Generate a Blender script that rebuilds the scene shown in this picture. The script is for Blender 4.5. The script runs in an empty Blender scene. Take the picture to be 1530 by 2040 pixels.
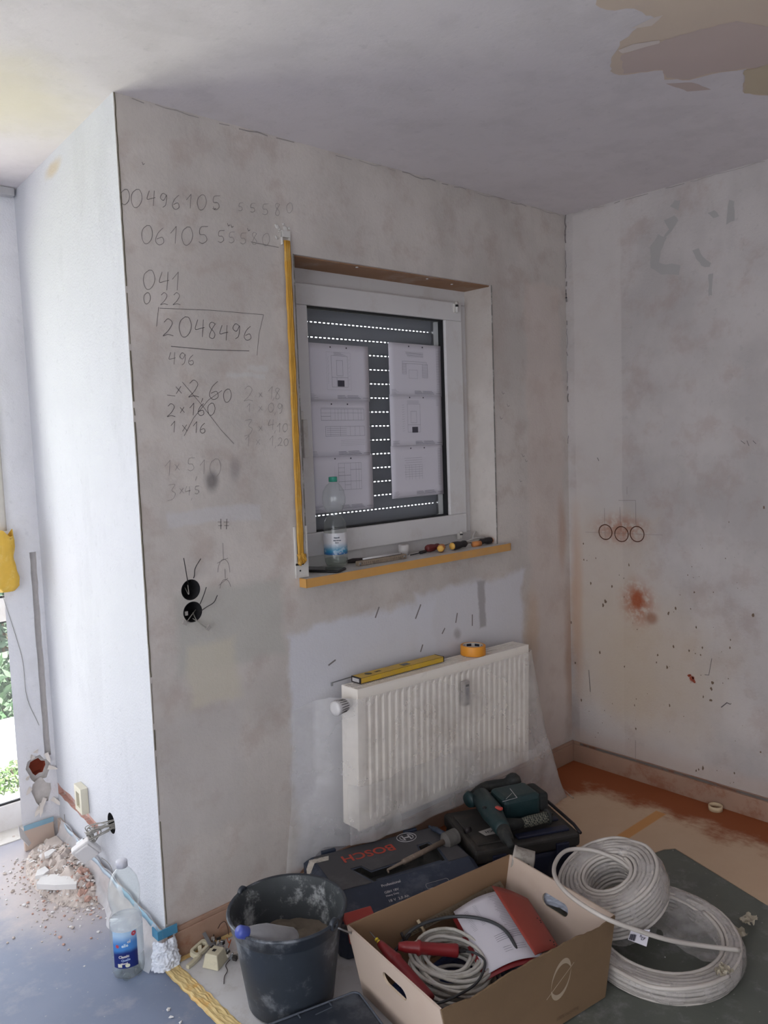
import bpy, bmesh, math, random
from mathutils import Vector, Matrix, noise as mnoise
random.seed(7)
S = bpy.context.scene
COL = S.collection

# ------------------------------------------------------------------ camera
CAMP = Vector((-1.02658657, -2.19785075, 1.56082191))
CR = Vector((0.7400017, -0.67167043, -0.03544437))      # right
CD = Vector((-0.0856665, -0.04185155, -0.99544447))     # down
CF = Vector((0.66712722, 0.739667, -0.08850987))        # forward
FPX = 1597.546
cd = bpy.data.cameras.new('camera'); cam = bpy.data.objects.new('camera', cd); COL.objects.link(cam)
cd.sensor_fit = 'HORIZONTAL'; cd.sensor_width = 36.0; cd.lens = FPX / 1530 * 36.0; cd.clip_start = 0.05
cam.matrix_world = Matrix(((CR.x, -CD.x, -CF.x, CAMP.x), (CR.y, -CD.y, -CF.y, CAMP.y), (CR.z, -CD.z, -CF.z, CAMP.z), (0, 0, 0, 1)))
S.camera = cam

# ------------------------------------------------------------------ light and exposure
SKY_STRENGTH = 3.5
S.view_settings.view_transform = 'Standard'; S.view_settings.look = 'None'
S.view_settings.gamma = 1.0; S.view_settings.use_curve_mapping = False
S.view_settings.exposure = 0.49
w = bpy.data.worlds.new('sky'); S.world = w; w.use_nodes = True
bg = w.node_tree.nodes['Background']
bg.inputs[0].default_value = (0.93, 0.94, 1.0, 1); bg.inputs[1].default_value = SKY_STRENGTH

def portal(name, loc, rot, sx, sy):
    l = bpy.data.lights.new(name, 'AREA'); l.shape = 'RECTANGLE'; l.size = sx; l.size_y = sy
    l.cycles.is_portal = True
    o = bpy.data.objects.new(name, l); o.location = loc; o.rotation_euler = rot; COL.objects.link(o)
portal('sky_portal', (-0.78, 1.30, 1.15), (math.radians(-90), 0, 0), 1.5, 2.2)
portal('sky_portal', (-2.96, -2.1, 1.18), (0, math.radians(-90), 0), 2.25, 3.4)

sl = bpy.data.lights.new('sun', 'SUN'); sl.energy = 20.0; sl.angle = .01; sl.color = (1, .96, .90)   # falls on the terrace, not into the room
so_ = bpy.data.objects.new('sun', sl); COL.objects.link(so_); so_.rotation_euler = Vector((.60, -.12, .79)).to_track_quat('Z', 'Y').to_euler()

# ------------------------------------------------------------------ measured sizes of the room
W, D, H = 2.1223, 1.042, 2.55
LX = 0.0654        # the left wall runs from (0,0) to (LX, D)

def at(u, v, ax, val):
    """point of the plane ax = val seen at photo pixel u, v"""
    d = CR * ((u - 765) / FPX) + CD * ((v - 1020) / FPX) + CF
    i = 'xyz'.index(ax)
    return CAMP + d * ((val - CAMP[i]) / d[i])
def atl(u, v):
    """point on the left wall"""
    d = CR * ((u - 765) / FPX) + CD * ((v - 1020) / FPX) + CF
    n = Vector((D, -LX, 0)); return CAMP + d * (-(n.dot(CAMP)) / n.dot(d))

# ------------------------------------------------------------------ material helpers
def lin(c):
    return tuple(((x / 255) / 12.92 if x / 255 <= 0.04045 else ((x / 255 + 0.055) / 1.055) ** 2.4) for x in c)
class NT:
    def __init__(s, name):
        s.m = bpy.data.materials.new(name); s.m.use_nodes = True
        s.t = s.m.node_tree; s.b = s.t.nodes['Principled BSDF']; s.out = s.t.nodes['Material Output']
        s.tc = s.t.nodes.new('ShaderNodeTexCoord')
    def n(s, ty, **k):
        x = s.t.nodes.new(ty)
        for a, b in k.items(): setattr(x, a, b)
        return x
    def put(s, sock, v):
        if hasattr(v, 'is_linked') or isinstance(v, bpy.types.NodeSocket): s.t.links.new(v, sock)
        else: sock.default_value = v
    def M(s, op, a, b=0.0, c=0.0):
        x = s.n('ShaderNodeMath', operation=op)
        s.put(x.inputs[0], a); s.put(x.inputs[1], b); s.put(x.inputs[2], c); return x.outputs[0]
    def noise(s, scale, detail=4.0, rough=0.55, vec=None, stretch=None, off=(0, 0, 0)):
        x = s.n('ShaderNodeTexNoise'); x.inputs['Scale'].default_value = scale
        x.inputs['Detail'].default_value = detail; x.inputs['Roughness'].default_value = rough
        v = vec if vec is not None else s.tc.outputs['Object']
        mp = s.n('ShaderNodeMapping'); mp.inputs['Location'].default_value = off
        if stretch: mp.inputs['Scale'].default_value = stretch
        s.t.links.new(v, mp.inputs[0]); s.t.links.new(mp.outputs[0], x.inputs['Vector'])
        return x
    def mix(s, f, a, b):
        x = s.n('ShaderNodeMix', data_type='RGBA')
        s.put(x.inputs[0], f)
        for i, v in ((6, a), (7, b)):
            if isinstance(v, tuple): x.inputs[i].default_value = (*v[:3], 1)
            else: s.t.links.new(v, x.inputs[i])
        return x.outputs[2]
    def smooth(s, v, lo, hi):
        x = s.n('ShaderNodeMapRange', interpolation_type='SMOOTHSTEP')
        s.put(x.inputs[0], v); x.inputs[1].default_value = lo; x.inputs[2].default_value = hi
        x.inputs[3].default_value = 0; x.inputs[4].default_value = 1; return x.outputs[0]
    def xyz(s):
        x = s.n('ShaderNodeSeparateXYZ'); s.t.links.new(s.tc.outputs['Object'], x.inputs[0]); return x.outputs
    def boxm(s, u, v, u0, u1, v0, v1, soft=.01):
        a = s.M('SUBTRACT', s.M('ABSOLUTE', s.M('SUBTRACT', u, (u0 + u1) / 2)), abs(u1 - u0) / 2)
        b = s.M('SUBTRACT', s.M('ABSOLUTE', s.M('SUBTRACT', v, (v0 + v1) / 2)), abs(v1 - v0) / 2)
        return s.smooth(s.M('MULTIPLY', s.M('MAXIMUM', a, b), -1), -soft, soft)
    def disc(s, u, v, cu, cv, ru, rv, inner=.2):
        a = s.M('DIVIDE', s.M('SUBTRACT', u, cu), ru); b = s.M('DIVIDE', s.M('SUBTRACT', v, cv), rv)
        d = s.M('SQRT', s.M('ADD', s.M('MULTIPLY', a, a), s.M('MULTIPLY', b, b)))
        return s.M('SUBTRACT', 1.0, s.smooth(d, inner, 1.0))
    def color(s, c): s.put(s.b.inputs['Base Color'], (*c[:3], 1) if isinstance(c, tuple) else c); return s
    def rough(s, r): s.put(s.b.inputs['Roughness'], r); return s
    def bump(s, h, strength=.3, dist=.01):
        x = s.n('ShaderNodeBump'); x.inputs['Strength'].default_value = strength; x.inputs['Distance'].default_value = dist
        s.put(x.inputs['Height'], h); s.t.links.new(x.outputs[0], s.b.inputs['Normal']); return s

def simple(name, rgb, rough=.55, metal=0.0, vary=.12, scale=30, spec=None, bump=0.0, dirt=None, dirt_amt=.5, dirt_scale=8):
    """base colour in sRGB 0..255 with a little procedural variation, optional dirt"""
    n = NT(name); c = lin(rgb)
    no = n.noise(scale, 5)
    f = no.outputs['Fac']
    a = tuple(x * (1 - vary) for x in c); b = tuple(min(1, x * (1 + vary)) for x in c)
    col = n.mix(f, a, b)
    if dirt:
        d = n.noise(dirt_scale, 8, .7, off=(3, 1, 7)).outputs['Fac']
        col = n.mix(n.M('MULTIPLY', n.smooth(d, .5, .66), dirt_amt), col, lin(dirt))
    n.color(col).rough(rough); n.b.inputs['Metallic'].default_value = metal
    if spec is not None: n.b.inputs['Specular IOR Level'].default_value = spec
    if bump: n.bump(f, bump, .002)
    return n.m

def clear(name, tint=(1, 1, 1), haze=0.0, haze_col=(.8, .8, .82), rough=.08, haze_noise=0.0, gloss=1.0, nscale=9, bump=0.0):
    """thin clear plastic or glass: transparent with a fresnel gloss and some milky haze"""
    n = NT(name); t = n.t; t.nodes.remove(n.b)
    tr = n.n('ShaderNodeBsdfTransparent'); tr.inputs[0].default_value = (*tint, 1)
    gl = n.n('ShaderNodeBsdfGlossy'); gl.inputs['Roughness'].default_value = rough
    fr = n.n('ShaderNodeLayerWeight'); fr.inputs[0].default_value = .5
    m1 = n.n('ShaderNodeMixShader'); t.links.new(n.M('MINIMUM', n.M('MULTIPLY', n.M('ADD', .04, n.M('MULTIPLY', n.M('POWER', fr.outputs['Facing'], 5.0), .9)), gloss), 1.0), m1.inputs[0])
    t.links.new(tr.outputs[0], m1.inputs[1]); t.links.new(gl.outputs[0], m1.inputs[2])
    last = m1.outputs[0]
    if haze:
        di = n.n('ShaderNodeBsdfDiffuse'); di.inputs[0].default_value = (*haze_col, 1)
        tl = n.n('ShaderNodeBsdfTranslucent'); tl.inputs[0].default_value = (*haze_col, 1)
        mm = n.n('ShaderNodeMixShader'); mm.inputs[0].default_value = .35
        t.links.new(di.outputs[0], mm.inputs[1]); t.links.new(tl.outputs[0], mm.inputs[2])
        m2 = n.n('ShaderNodeMixShader')
        if haze_noise:
            no = n.noise(nscale, 6, .6).outputs['Fac']
            h = n.M('ADD', haze, n.M('MULTIPLY', n.M('SUBTRACT', no, .5), haze_noise * 2))
            h = n.M('MAXIMUM', n.M('MINIMUM', h, 1.0), 0.0)
            t.links.new(h, m2.inputs[0])
        else: m2.inputs[0].default_value = haze
        t.links.new(last, m2.inputs[1]); t.links.new(mm.outputs[0], m2.inputs[2]); last = m2.outputs[0]
    if bump:
        bp = n.n('ShaderNodeBump'); bp.inputs['Strength'].default_value = bump; bp.inputs['Distance'].default_value = .01
        t.links.new(n.noise(nscale * 2, 4).outputs['Fac'], bp.inputs['Height'])
        t.links.new(bp.outputs[0], gl.inputs['Normal']); t.links.new(bp.outputs[0], fr.inputs['Normal'])
    t.links.new(last, n.out.inputs['Surface'])
    return n.m

# ------------------------------------------------------------------ mesh helpers
class MB:
    def __init__(s): s.v = []; s.f = []; s.mi = []; s.sm = []
    def add(s, vs, fs, mi=0, smooth=False, M=None):
        o = len(s.v)
        for p in vs:
            p = Vector(p); s.v.append(M @ p if M else p)
        for f in fs: s.f.append([i + o for i in f]); s.mi.append(mi); s.sm.append(smooth)
        return s
    def box(s, c, d, M=None, mi=0, taper=1.0):
        x, y, z = d[0] / 2, d[1] / 2, d[2] / 2; t = taper
        vs = [(-x, -y, -z), (x, -y, -z), (x, y, -z), (-x, y, -z), (-x * t, -y * t, z), (x * t, -y * t, z), (x * t, y * t, z), (-x * t, y * t, z)]
        vs = [Vector(c) + Vector(q) for q in vs]
        return s.add(vs, [(3, 2, 1, 0), (4, 5, 6, 7), (0, 1, 5, 4), (1, 2, 6, 5), (2, 3, 7, 6), (3, 0, 4, 7)], mi, False, M)
    def b2(s, a, b, M=None, mi=0):
        a = Vector(a); b = Vector(b)
        return s.box((a + b) / 2, tuple(abs(x) for x in (b - a)), M, mi)
    def obox(s, p0, p1, w, h, up=(0, 0, 1), mi=0):
        """bar from p0 to p1, width w, height h"""
        p0 = Vector(p0); p1 = Vector(p1); d = p1 - p0; L = d.length; x = d.normalized()
        y = Vector(up).cross(x).normalized(); z = x.cross(y)
        M = Matrix(((x.x, y.x, z.x, p0.x), (x.y, y.y, z.y, p0.y), (x.z, y.z, z.z, p0.z), (0, 0, 0, 1)))
        return s.box((L / 2, 0, 0), (L, w, h), M, mi)
    def tube(s, pts, r, n=8, closed=False, mi=0, cap=True, M=None):
        pts = [Vector(p) for p in pts]; N = len(pts)
        rr = r if isinstance(r, (list, tuple)) else [r] * N
        tan = []
        for i in range(N):
            a = pts[(i - 1) % N] if (closed or i > 0) else pts[i]
            b = pts[(i + 1) % N] if (closed or i < N - 1) else pts[i]
            t = (b - a); tan.append(t.normalized() if t.length > 1e-9 else Vector((0, 0, 1)))
        u = tan[0].orthogonal().normalized(); vs = []; fs = []
        for i in range(N):
            u = (u - tan[i] * u.dot(tan[i]))
            u = u.normalized() if u.length > 1e-6 else tan[i].orthogonal().normalized()
            w_ = tan[i].cross(u)
            for k in range(n):
                a = 2 * math.pi * k / n; vs.append(pts[i] + (u * math.cos(a) + w_ * math.sin(a)) * rr[i])
        for i in range(N if closed else N - 1):
            j = (i + 1) % N
            for k in range(n): fs.append((i * n + k, i * n + (k + 1) % n, j * n + (k + 1) % n, j * n + k))
        if cap and not closed:
            fs.append(tuple(range(n - 1, -1, -1))); fs.append(tuple((N - 1) * n + k for k in range(n)))
        return s.add(vs, fs, mi, True, M)
    def cyl(s, p0, p1, r0, r1=None, n=24, mi=0):
        return s.tube([p0, p1], [r0, r0 if r1 is None else r1], n, False, mi)
    def lathe(s, prof, n=40, M=None, mi=0, closed=False, cap0=False, cap1=False, fn=None):
        vs = []; fs = []
        for r, z in prof:
            for k in range(n):
                a = 2 * math.pi * k / n
                q = fn(r, z, a) if fn else r
                vs.append((q * math.cos(a), q * math.sin(a), z))
        m = len(prof)
        for i in range(m if closed else m - 1):
            j = (i + 1) % m
            for k in range(n): fs.append((i * n + k, i * n + (k + 1) % n, j * n + (k + 1) % n, j * n + k))
        if cap0: fs.append(tuple(range(n - 1, -1, -1)))
        if cap1: fs.append(tuple((m - 1) * n + k for k in range(n)))
        return s.add(vs, fs, mi, True, M)
    def prism(s, poly, z0, z1, M=None, mi=0):
        n = len(poly)
        vs = [(x, y, z0) for x, y in poly] + [(x, y, z1) for x, y in poly]
        fs = [tuple(range(n - 1, -1, -1)), tuple(range(n, 2 * n))] + [(i, (i + 1) % n, (i + 1) % n + n, i + n) for i in range(n)]
        return s.add(vs, fs, mi, False, M)
    def grid(s, fn, nu, nv, mi=0, smooth=True):
        vs = [fn(i / nu, j / nv) for i in range(nu + 1) for j in range(nv + 1)]
        fs = [(i * (nv + 1) + j, (i + 1) * (nv + 1) + j, (i + 1) * (nv + 1) + j + 1, i * (nv + 1) + j + 1) for i in range(nu) for j in range(nv)]
        return s.add(vs, fs, mi, smooth)
    def ribbon(s, pts, width, nrm, mi=0):
        pts = [Vector(p) for p in pts]; nrm = Vector(nrm)
        for a, b in zip(pts, pts[1:]):
            d = b - a
            if d.length < 1e-6: continue
            sd = d.normalized().cross(nrm) * width / 2; e = d.normalized() * width * .3
            s.add([a - sd - e, b - sd + e, b + sd + e, a + sd - e], [(0, 1, 2, 3)], mi)
        return s
    def ico(s, c, r, sub=1, jit=0.0, sc=(1, 1, 1), mi=0, rot=None, smooth=False):
        bm = bmesh.new(); bmesh.ops.create_icosphere(bm, subdivisions=sub, radius=1)
        R = rot.to_matrix() if rot else Matrix.Identity(3)
        vs = []
        for q in bm.verts:
            p = q.co * (1 + random.uniform(-jit, jit)); vs.append(Vector(c) + R @ Vector((p.x * sc[0], p.y * sc[1], p.z * sc[2])) * r)
        fs = [[x.index for x in f.verts] for f in bm.faces]; bm.free()
        return s.add(vs, fs, mi, smooth)
    def build(s, name, mats, parent=None, bevel=0.0, seg=2, subsurf=0, thick=0.0, world=False):
        me = bpy.data.meshes.new(name); me.from_pydata([tuple(v) for v in s.v], [], s.f); 
        if not isinstance(mats, (list, tuple)): mats = [mats]
        for m in mats: me.materials.append(m)
        me.polygons.foreach_set('material_index', s.mi); me.polygons.foreach_set('use_smooth', s.sm)
        me.update()
        o = bpy.data.objects.new(name, me); COL.objects.link(o)
        if parent is not None:
            o.parent = parent
            if world: o.matrix_parent_inverse = pmat(parent).inverted()
        if thick:
            m = o.modifiers.new('s', 'SOLIDIFY'); m.thickness = thick; m.offset = 0
        if bevel:
            m = o.modifiers.new('b', 'BEVEL'); m.width = bevel; m.segments = seg; m.limit_method = 'ANGLE'; m.angle_limit = math.radians(40)
        if subsurf:
            m = o.modifiers.new('u', 'SUBSURF'); m.levels = subsurf; m.render_levels = subsurf
        return o
def pmat(o):
    M = Matrix.Translation(o.location) @ o.rotation_euler.to_matrix().to_4x4() if o.type == 'EMPTY' else o.matrix_basis.copy()
    return (pmat(o.parent) @ M) if o.parent else M
def tag(o, label=None, cat=None, group=None, kind=None):
    if label: o['label'] = label
    if cat: o['category'] = cat
    if group: o['group'] = group
    if kind: o['kind'] = kind
    return o
def thing(name, label, cat, loc=(0, 0, 0), rot=(0, 0, 0), group=None, kind=None):
    o = bpy.data.objects.new(name, None); o.location = loc; o.rotation_euler = rot; o.empty_display_size = .05
    COL.objects.link(o); return tag(o, label, cat, group, kind)
def carve(o, cutters):
    """cut real holes and channels; each cutter is (MB, material)"""
    cs = []
    for mb, m in cutters:
        c = mb.build('cutter', m); cs.append(c)
        bm = bmesh.new(); bm.from_mesh(c.data); bmesh.ops.recalc_face_normals(bm, faces=bm.faces); bm.to_mesh(c.data); bm.free()
        md = o.modifiers.new('c', 'BOOLEAN'); md.operation = 'DIFFERENCE'; md.solver = 'EXACT'; md.object = c
        try: md.material_mode = 'TRANSFER'
        except Exception: pass
    bpy.context.view_layer.update()
    dg = bpy.context.evaluated_depsgraph_get()
    me = bpy.data.meshes.new_from_object(o.evaluated_get(dg)); o.modifiers.clear(); o.data = me
    for c in cs: bpy.data.objects.remove(c)
def text(s, size, bold=0.0, align='CENTER'):
    cu = bpy.data.curves.new('t', 'FONT'); cu.body = s; cu.size = size; cu.offset = bold; cu.align_x = align; cu.align_y = 'CENTER'
    cu.resolution_u = 3
    o = bpy.data.objects.new('t', cu); COL.objects.link(o); bpy.context.view_layer.update()
    me = bpy.data.meshes.new_from_object(o.evaluated_get(bpy.context.evaluated_depsgraph_get()))
    vs = [v.co.copy() for v in me.vertices]; fs = [list(p.vertices) for p in me.polygons]
    bpy.data.objects.remove(o); bpy.data.curves.remove(cu); bpy.data.meshes.remove(me)
    return vs, fs
def spline(pts, n=8):
    """Catmull-Rom through the points"""
    P = [Vector(p) for p in pts]; P = [P[0] * 2 - P[1]] + P + [P[-1] * 2 - P[-2]]; out = []
    for i in range(1, len(P) - 2):
        a, b, c, d = P[i - 1:i + 3]
        for k in range(n):
            t = k / n
            out.append(.5 * ((2 * b) + (c - a) * t + (2 * a - 5 * b + 4 * c - d) * t * t + (3 * b - a - 3 * c + d) * t ** 3))
    out.append(P[-2]); return out
def fn3(x, y, z, s=1.0): return mnoise.noise(Vector((x, y, z)) * s)
def frame_to(p0, p1, up=(0, 0, 1)):
    """matrix whose z axis runs from p0 to p1, origin p0"""
    p0 = Vector(p0); z = (Vector(p1) - p0).normalized(); u = Vector(up)
    if abs(z.dot(u)) > .98: u = Vector((1, 0, 0))
    x = u.cross(z).normalized(); y = z.cross(x)
    return Matrix(((x.x, y.x, z.x, p0.x), (x.y, y.y, z.y, p0.y), (x.z, y.z, z.z, p0.z), (0, 0, 0, 1)))
# ================================================================== materials of the room
def plaster(name, base, ax, patches, blotch=.10, tint=(150, 120, 105), tint_amt=.25, bumpy=.25, rough=.85, bscale=90):
    """bare plaster wall; ax = object axes used as wall coordinates; patches = (kind, box, colour, amount, soft)"""
    n = NT(name); c = lin(base); X = n.xyz(); u0, v0 = X[ax[0]], X[ax[1]]
    n1 = n.noise(2.2, 5, .6); n2 = n.noise(7, 7, .65, off=(5, 2, 1)); n3 = n.noise(38, 6, .6, off=(1, 9, 4))
    col = n.mix(n.smooth(n1.outputs['Fac'], .35, .65), tuple(x * (1 - blotch) for x in c), tuple(min(1, x * (1 + blotch)) for x in c))
    col = n.mix(n.M('MULTIPLY', n.smooth(n2.outputs['Fac'], .48, .66), tint_amt), col, lin(tint))
    sc = n.noise(5, 6, .6, stretch=(1, 1, .35), off=(2, 8, 3))
    col = n.mix(n.M('MULTIPLY', n.smooth(sc.outputs['Fac'], .52, .62), .16), col, tuple(x * .72 for x in c))
    col = n.mix(n.M('MULTIPLY', n.smooth(n3.outputs['Fac'], .60, .70), .18), col, tuple(x * .6 for x in c))
    d1 = n.noise(6, 5, .6, off=(11, 3, 2)).outputs['Fac']; d2 = n.noise(6, 5, .6, off=(4, 17, 9)).outputs['Fac']
    for kind, bx, pc, amt, soft, dist in patches:
        u = n.M('ADD', u0, n.M('MULTIPLY', n.M('SUBTRACT', d1, .5), dist)); v = n.M('ADD', v0, n.M('MULTIPLY', n.M('SUBTRACT', d2, .5), dist))
        m = n.boxm(u, v, *bx, soft) if kind == 'box' else n.disc(u, v, *bx)
        if kind == 'spray':
            m = n.M('MULTIPLY', n.disc(u, v, *bx, inner=.1), n.smooth(n3.outputs['Fac'], .3, .6))
        col = n.mix(n.M('MULTIPLY', m, amt), col, lin(pc))
    n.color(col).rough(rough)
    h = n.M('ADD', n.noise(bscale, 4).outputs['Fac'], n.M('MULTIPLY', n2.outputs['Fac'], 2.0))
    n.bump(h, bumpy, .004)
    return n.m
def wb(u0, v0, u1, v1):
    """box on the window wall from two photo pixels"""
    a = at(u0, v0, 'y', 0); b = at(u1, v1, 'y', 0); return (min(a.x, b.x), max(a.x, b.x), min(a.z, b.z), max(a.z, b.z))
def wd(u, v, ru, rv): a = at(u, v, 'y', 0); return (a.x, a.z, ru, rv)
def rd(u, v, ru, rv): a = at(u, v, 'x', W); return (a.y, a.z, ru, rv)
def rb(u0, v0, u1, v1):
    a = at(u0, v0, 'x', W); b = at(u1, v1, 'x', W); return (min(a.y, b.y), max(a.y, b.y), min(a.z, b.z), max(a.z, b.z))

m_wallback = plaster('bare_plaster', (199, 191, 184), (0, 2), [
    ('box', wb(1045, 560, 1130, 1500), (212, 194, 184), .4, .02, .10),
    ('box', (.50, 1.20, -.2, .93), (216, 216, 222), .8, .018, .13),
    ('box', (1.1, 1.765, -.2, .965), (214, 213, 218), .8, .018, .11),
    ('box', wb(345, 1185, 565, 1300), (182, 180, 172), .7, .02, .08),
    ('box', wb(372, 1288, 478, 1385), (204, 196, 178), .75, .018, .09),
    ('box', (.02, .30, .35, .75), (190, 184, 180), .4, .03, .12),
    ('disc', wd(990, 640, .10, .5), (175, 160, 150), .3, 0, .2),
    ('disc', wd(422, 960, .035, .05), (118, 112, 110), .8, 0, .03),
    ('disc', wd(468, 935, .03, .06), (150, 142, 140), .6, 0, .03),
    ('box', wb(335, 1020, 520, 1032), (206, 206, 212), .35, .008, .05),
    ('box', wb(450, 744, 530, 756), (206, 206, 204), .45, .006, .04),
    ('box', wb(490, 728, 535, 742), (206, 206, 204), .4, .006, .04),
    ('box', wb(952, 1158, 968, 1246), (158, 152, 151), .8, .008, .05),
    ('disc', wd(912, 1262, .03, .03), (158, 152, 151), .7, 0, .06),
    ('disc', wd(480, 420, .22, .1), (184, 176, 168), .5, 0, .1),
    ('disc', wd(1060, 1250, .07, .25), (196, 168, 138), .5, 0, .1),
    ('disc', wd(1135, 1300, .06, .5), (176, 138, 112), .6, 0, .06),
    ('disc', wd(1120, 1060, .05, .25), (176, 138, 112), .5, 0, .04),
    ('disc', (0.0, .05, .5, .14), (182, 160, 150), .3, 0, .05)])
m_wallright = plaster('bare_plaster_stained', (184, 177, 174), (1, 2), [
    ('box', rb(1140, 430, 1245, 1500), (197, 190, 186), .55, .004, .02),
    ('box', (-.42, -.02, .3, 1.2), (186, 168, 146), .4, .08, .25),
    ('disc', rd(1300, 1330, .5, .55), (186, 168, 146), .6, 0, .3),
    ('spray', rd(1237, 1055, .20, .10), (150, 84, 48), .65, 0, .03),
    ('spray', rd(1270, 1200, .12, .15), (158, 84, 44), .8, 0, .05),
    ('disc', rd(1270, 1195, .05, .07), (150, 74, 38), .9, 0, .04),
    ('disc', rd(1298, 1232, .045, .04), (140, 90, 62), .7, 0, .03),
    ('disc', rd(1150, 1200, .05, .6), (180, 140, 108), .5, 0, .04),
    ('disc', rd(1378, 1352, .016, .02), (150, 52, 28), .95, 0, .03),
    ('box', (-4, 0, -.1, .16), (190, 172, 160), .5, .03, .04)], bumpy=.35)
m_wallleft = plaster('white_woodchip', (208, 209, 214), (1, 2), [
    ('disc', (.56, 2.50, .12, .035), (204, 190, 168), .9, 0, .04)], blotch=.015, tint=(216, 216, 220), tint_amt=.12, bumpy=.55, bscale=140)
m_wallfar = plaster('white_paper_wall', (232, 231, 234), (0, 2), [], blotch=.02, tint=(200, 198, 196), tint_amt=.15, bumpy=.55, bscale=140)
m_ceiling = plaster('ceiling_plaster', (218, 211, 212), (0, 1), [
    ('disc', (-.35, .25, .55, .42), (216, 206, 184), .8, 0, .3)], blotch=.03, tint=(190, 184, 182), tint_amt=.2, bumpy=.12)
m_patch = simple('wall_filler', (206, 202, 200), .9, scale=60)
m_mortar = simple('grey_mortar', (200, 195, 191), .95, vary=.25, scale=40, bump=.5)
m_brick = simple('red_brick', (198, 158, 146), .95, vary=.3, scale=50, bump=.6, dirt=(204, 196, 192), dirt_amt=.9, dirt_scale=22)
m_brickdark = simple('red_brick_core', (150, 70, 48), .95, vary=.4, scale=40, bump=.6)
m_dark = simple('black_cavity', (20, 19, 20), .9, scale=20)
m_soffit = simple('raw_wood_soffit', (150, 112, 82), .8, vary=.2, scale=12, dirt=(176, 160, 146), dirt_amt=.5, dirt_scale=5)
m_pvc = simple('white_pvc', (214, 211, 210), .35, vary=.02, scale=4, dirt=(190, 178, 170), dirt_amt=.3, dirt_scale=6)
m_pvc2 = simple('white_pvc_worn', (206, 202, 196), .5, vary=.04, dirt=(170, 158, 148), dirt_amt=.4, dirt_scale=20)
m_black = simple('black_rubber', (24, 24, 26), .6, scale=30)
m_glass = clear('window_glass', (.95, .96, .96), rough=.02, gloss=1.0)
m_slat = simple('grey_shutter_slat', (146, 148, 156), .55, vary=.05, scale=8)
m_alu = simple('aluminium', (150, 152, 155), .35, .8, vary=.08)
m_tape = simple('yellow_masking_tape', (196, 146, 52), .6, vary=.12, scale=14, bump=.2, dirt=(214, 186, 120), dirt_amt=.35, dirt_scale=9)
m_tapeedge = simple('orange_masking_tape', (206, 154, 84), .6, vary=.12, scale=14, dirt=(190, 150, 110), dirt_amt=.4, dirt_scale=9)
m_bluetape = simple('blue_masking_tape', (142, 180, 200), .6, vary=.1, scale=20)
m_skirt = simple('dusty_skirting', (166, 134, 114), .75, vary=.14, scale=9, dirt=(140, 84, 54), dirt_amt=.7, dirt_scale=6)
m_skirtl = simple('skirting_board', (206, 186, 172), .6, vary=.06, scale=9)
m_pencil = simple('pencil_mark', (126, 119, 117), .9, vary=.05)
m_pencil2 = simple('pencil_mark_dark', (98, 92, 91), .9, vary=.05)
m_pencil3 = simple('pencil_mark_faint', (150, 143, 140), .9, vary=.05)

# floor: one dusty sheet; blue sky light left, dim light right put into colour
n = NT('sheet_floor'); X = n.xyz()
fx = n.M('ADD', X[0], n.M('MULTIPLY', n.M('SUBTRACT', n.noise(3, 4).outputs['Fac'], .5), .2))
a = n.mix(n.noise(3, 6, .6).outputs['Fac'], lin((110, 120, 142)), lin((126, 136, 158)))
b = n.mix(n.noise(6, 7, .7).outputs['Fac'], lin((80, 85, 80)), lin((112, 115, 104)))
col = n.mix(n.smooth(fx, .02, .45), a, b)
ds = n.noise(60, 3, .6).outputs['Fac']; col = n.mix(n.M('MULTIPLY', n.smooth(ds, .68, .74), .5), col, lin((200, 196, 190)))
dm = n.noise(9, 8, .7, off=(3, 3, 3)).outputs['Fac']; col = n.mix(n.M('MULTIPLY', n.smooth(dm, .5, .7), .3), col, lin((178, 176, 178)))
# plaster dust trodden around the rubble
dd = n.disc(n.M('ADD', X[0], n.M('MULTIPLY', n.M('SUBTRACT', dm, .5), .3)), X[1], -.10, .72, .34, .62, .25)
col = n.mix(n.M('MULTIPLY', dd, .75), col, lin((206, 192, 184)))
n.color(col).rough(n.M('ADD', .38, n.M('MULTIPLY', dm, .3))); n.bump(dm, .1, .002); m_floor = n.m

# ================================================================== room shell
def struct(o): o['kind'] = 'structure'; return o
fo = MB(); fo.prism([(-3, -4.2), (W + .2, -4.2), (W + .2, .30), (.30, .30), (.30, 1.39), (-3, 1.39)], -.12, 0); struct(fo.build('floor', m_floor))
ce = MB(); ce.prism([(-3, -4.2), (W + .2, -4.2), (W + .2, .30), (.30, .30), (.30, 1.39), (-3, 1.39)], H, H + .15); struct(ce.build('ceiling', m_ceiling))

wk = MB(); wk.prism([(0, 0), (W + .2, 0), (W + .2, .30), (.30, .30)], 0, H)
wall_back = struct(wk.build('wall_back', m_wallback))
OX0, OX1, OZ0, OZ1 = .592, 1.598, 1.105, 2.186
k1 = MB(); k1.b2((OX0, -.1, OZ0), (OX1, .5, OZ1))
s1 = at(380, 1175, 'y', 0); s2 = at(384, 1219, 'y', 0)
k2 = MB(); k2.cyl((s1.x, -.02, s1.z), (s1.x, .055, s1.z), .032, n=32)
k3 = MB(); k3.cyl((s2.x, -.02, s2.z), (s2.x, .055, s2.z), .032, n=32)
carve(wall_back, [(k1, m_wallback), (k2, m_dark), (k3, m_dark)])

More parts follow.
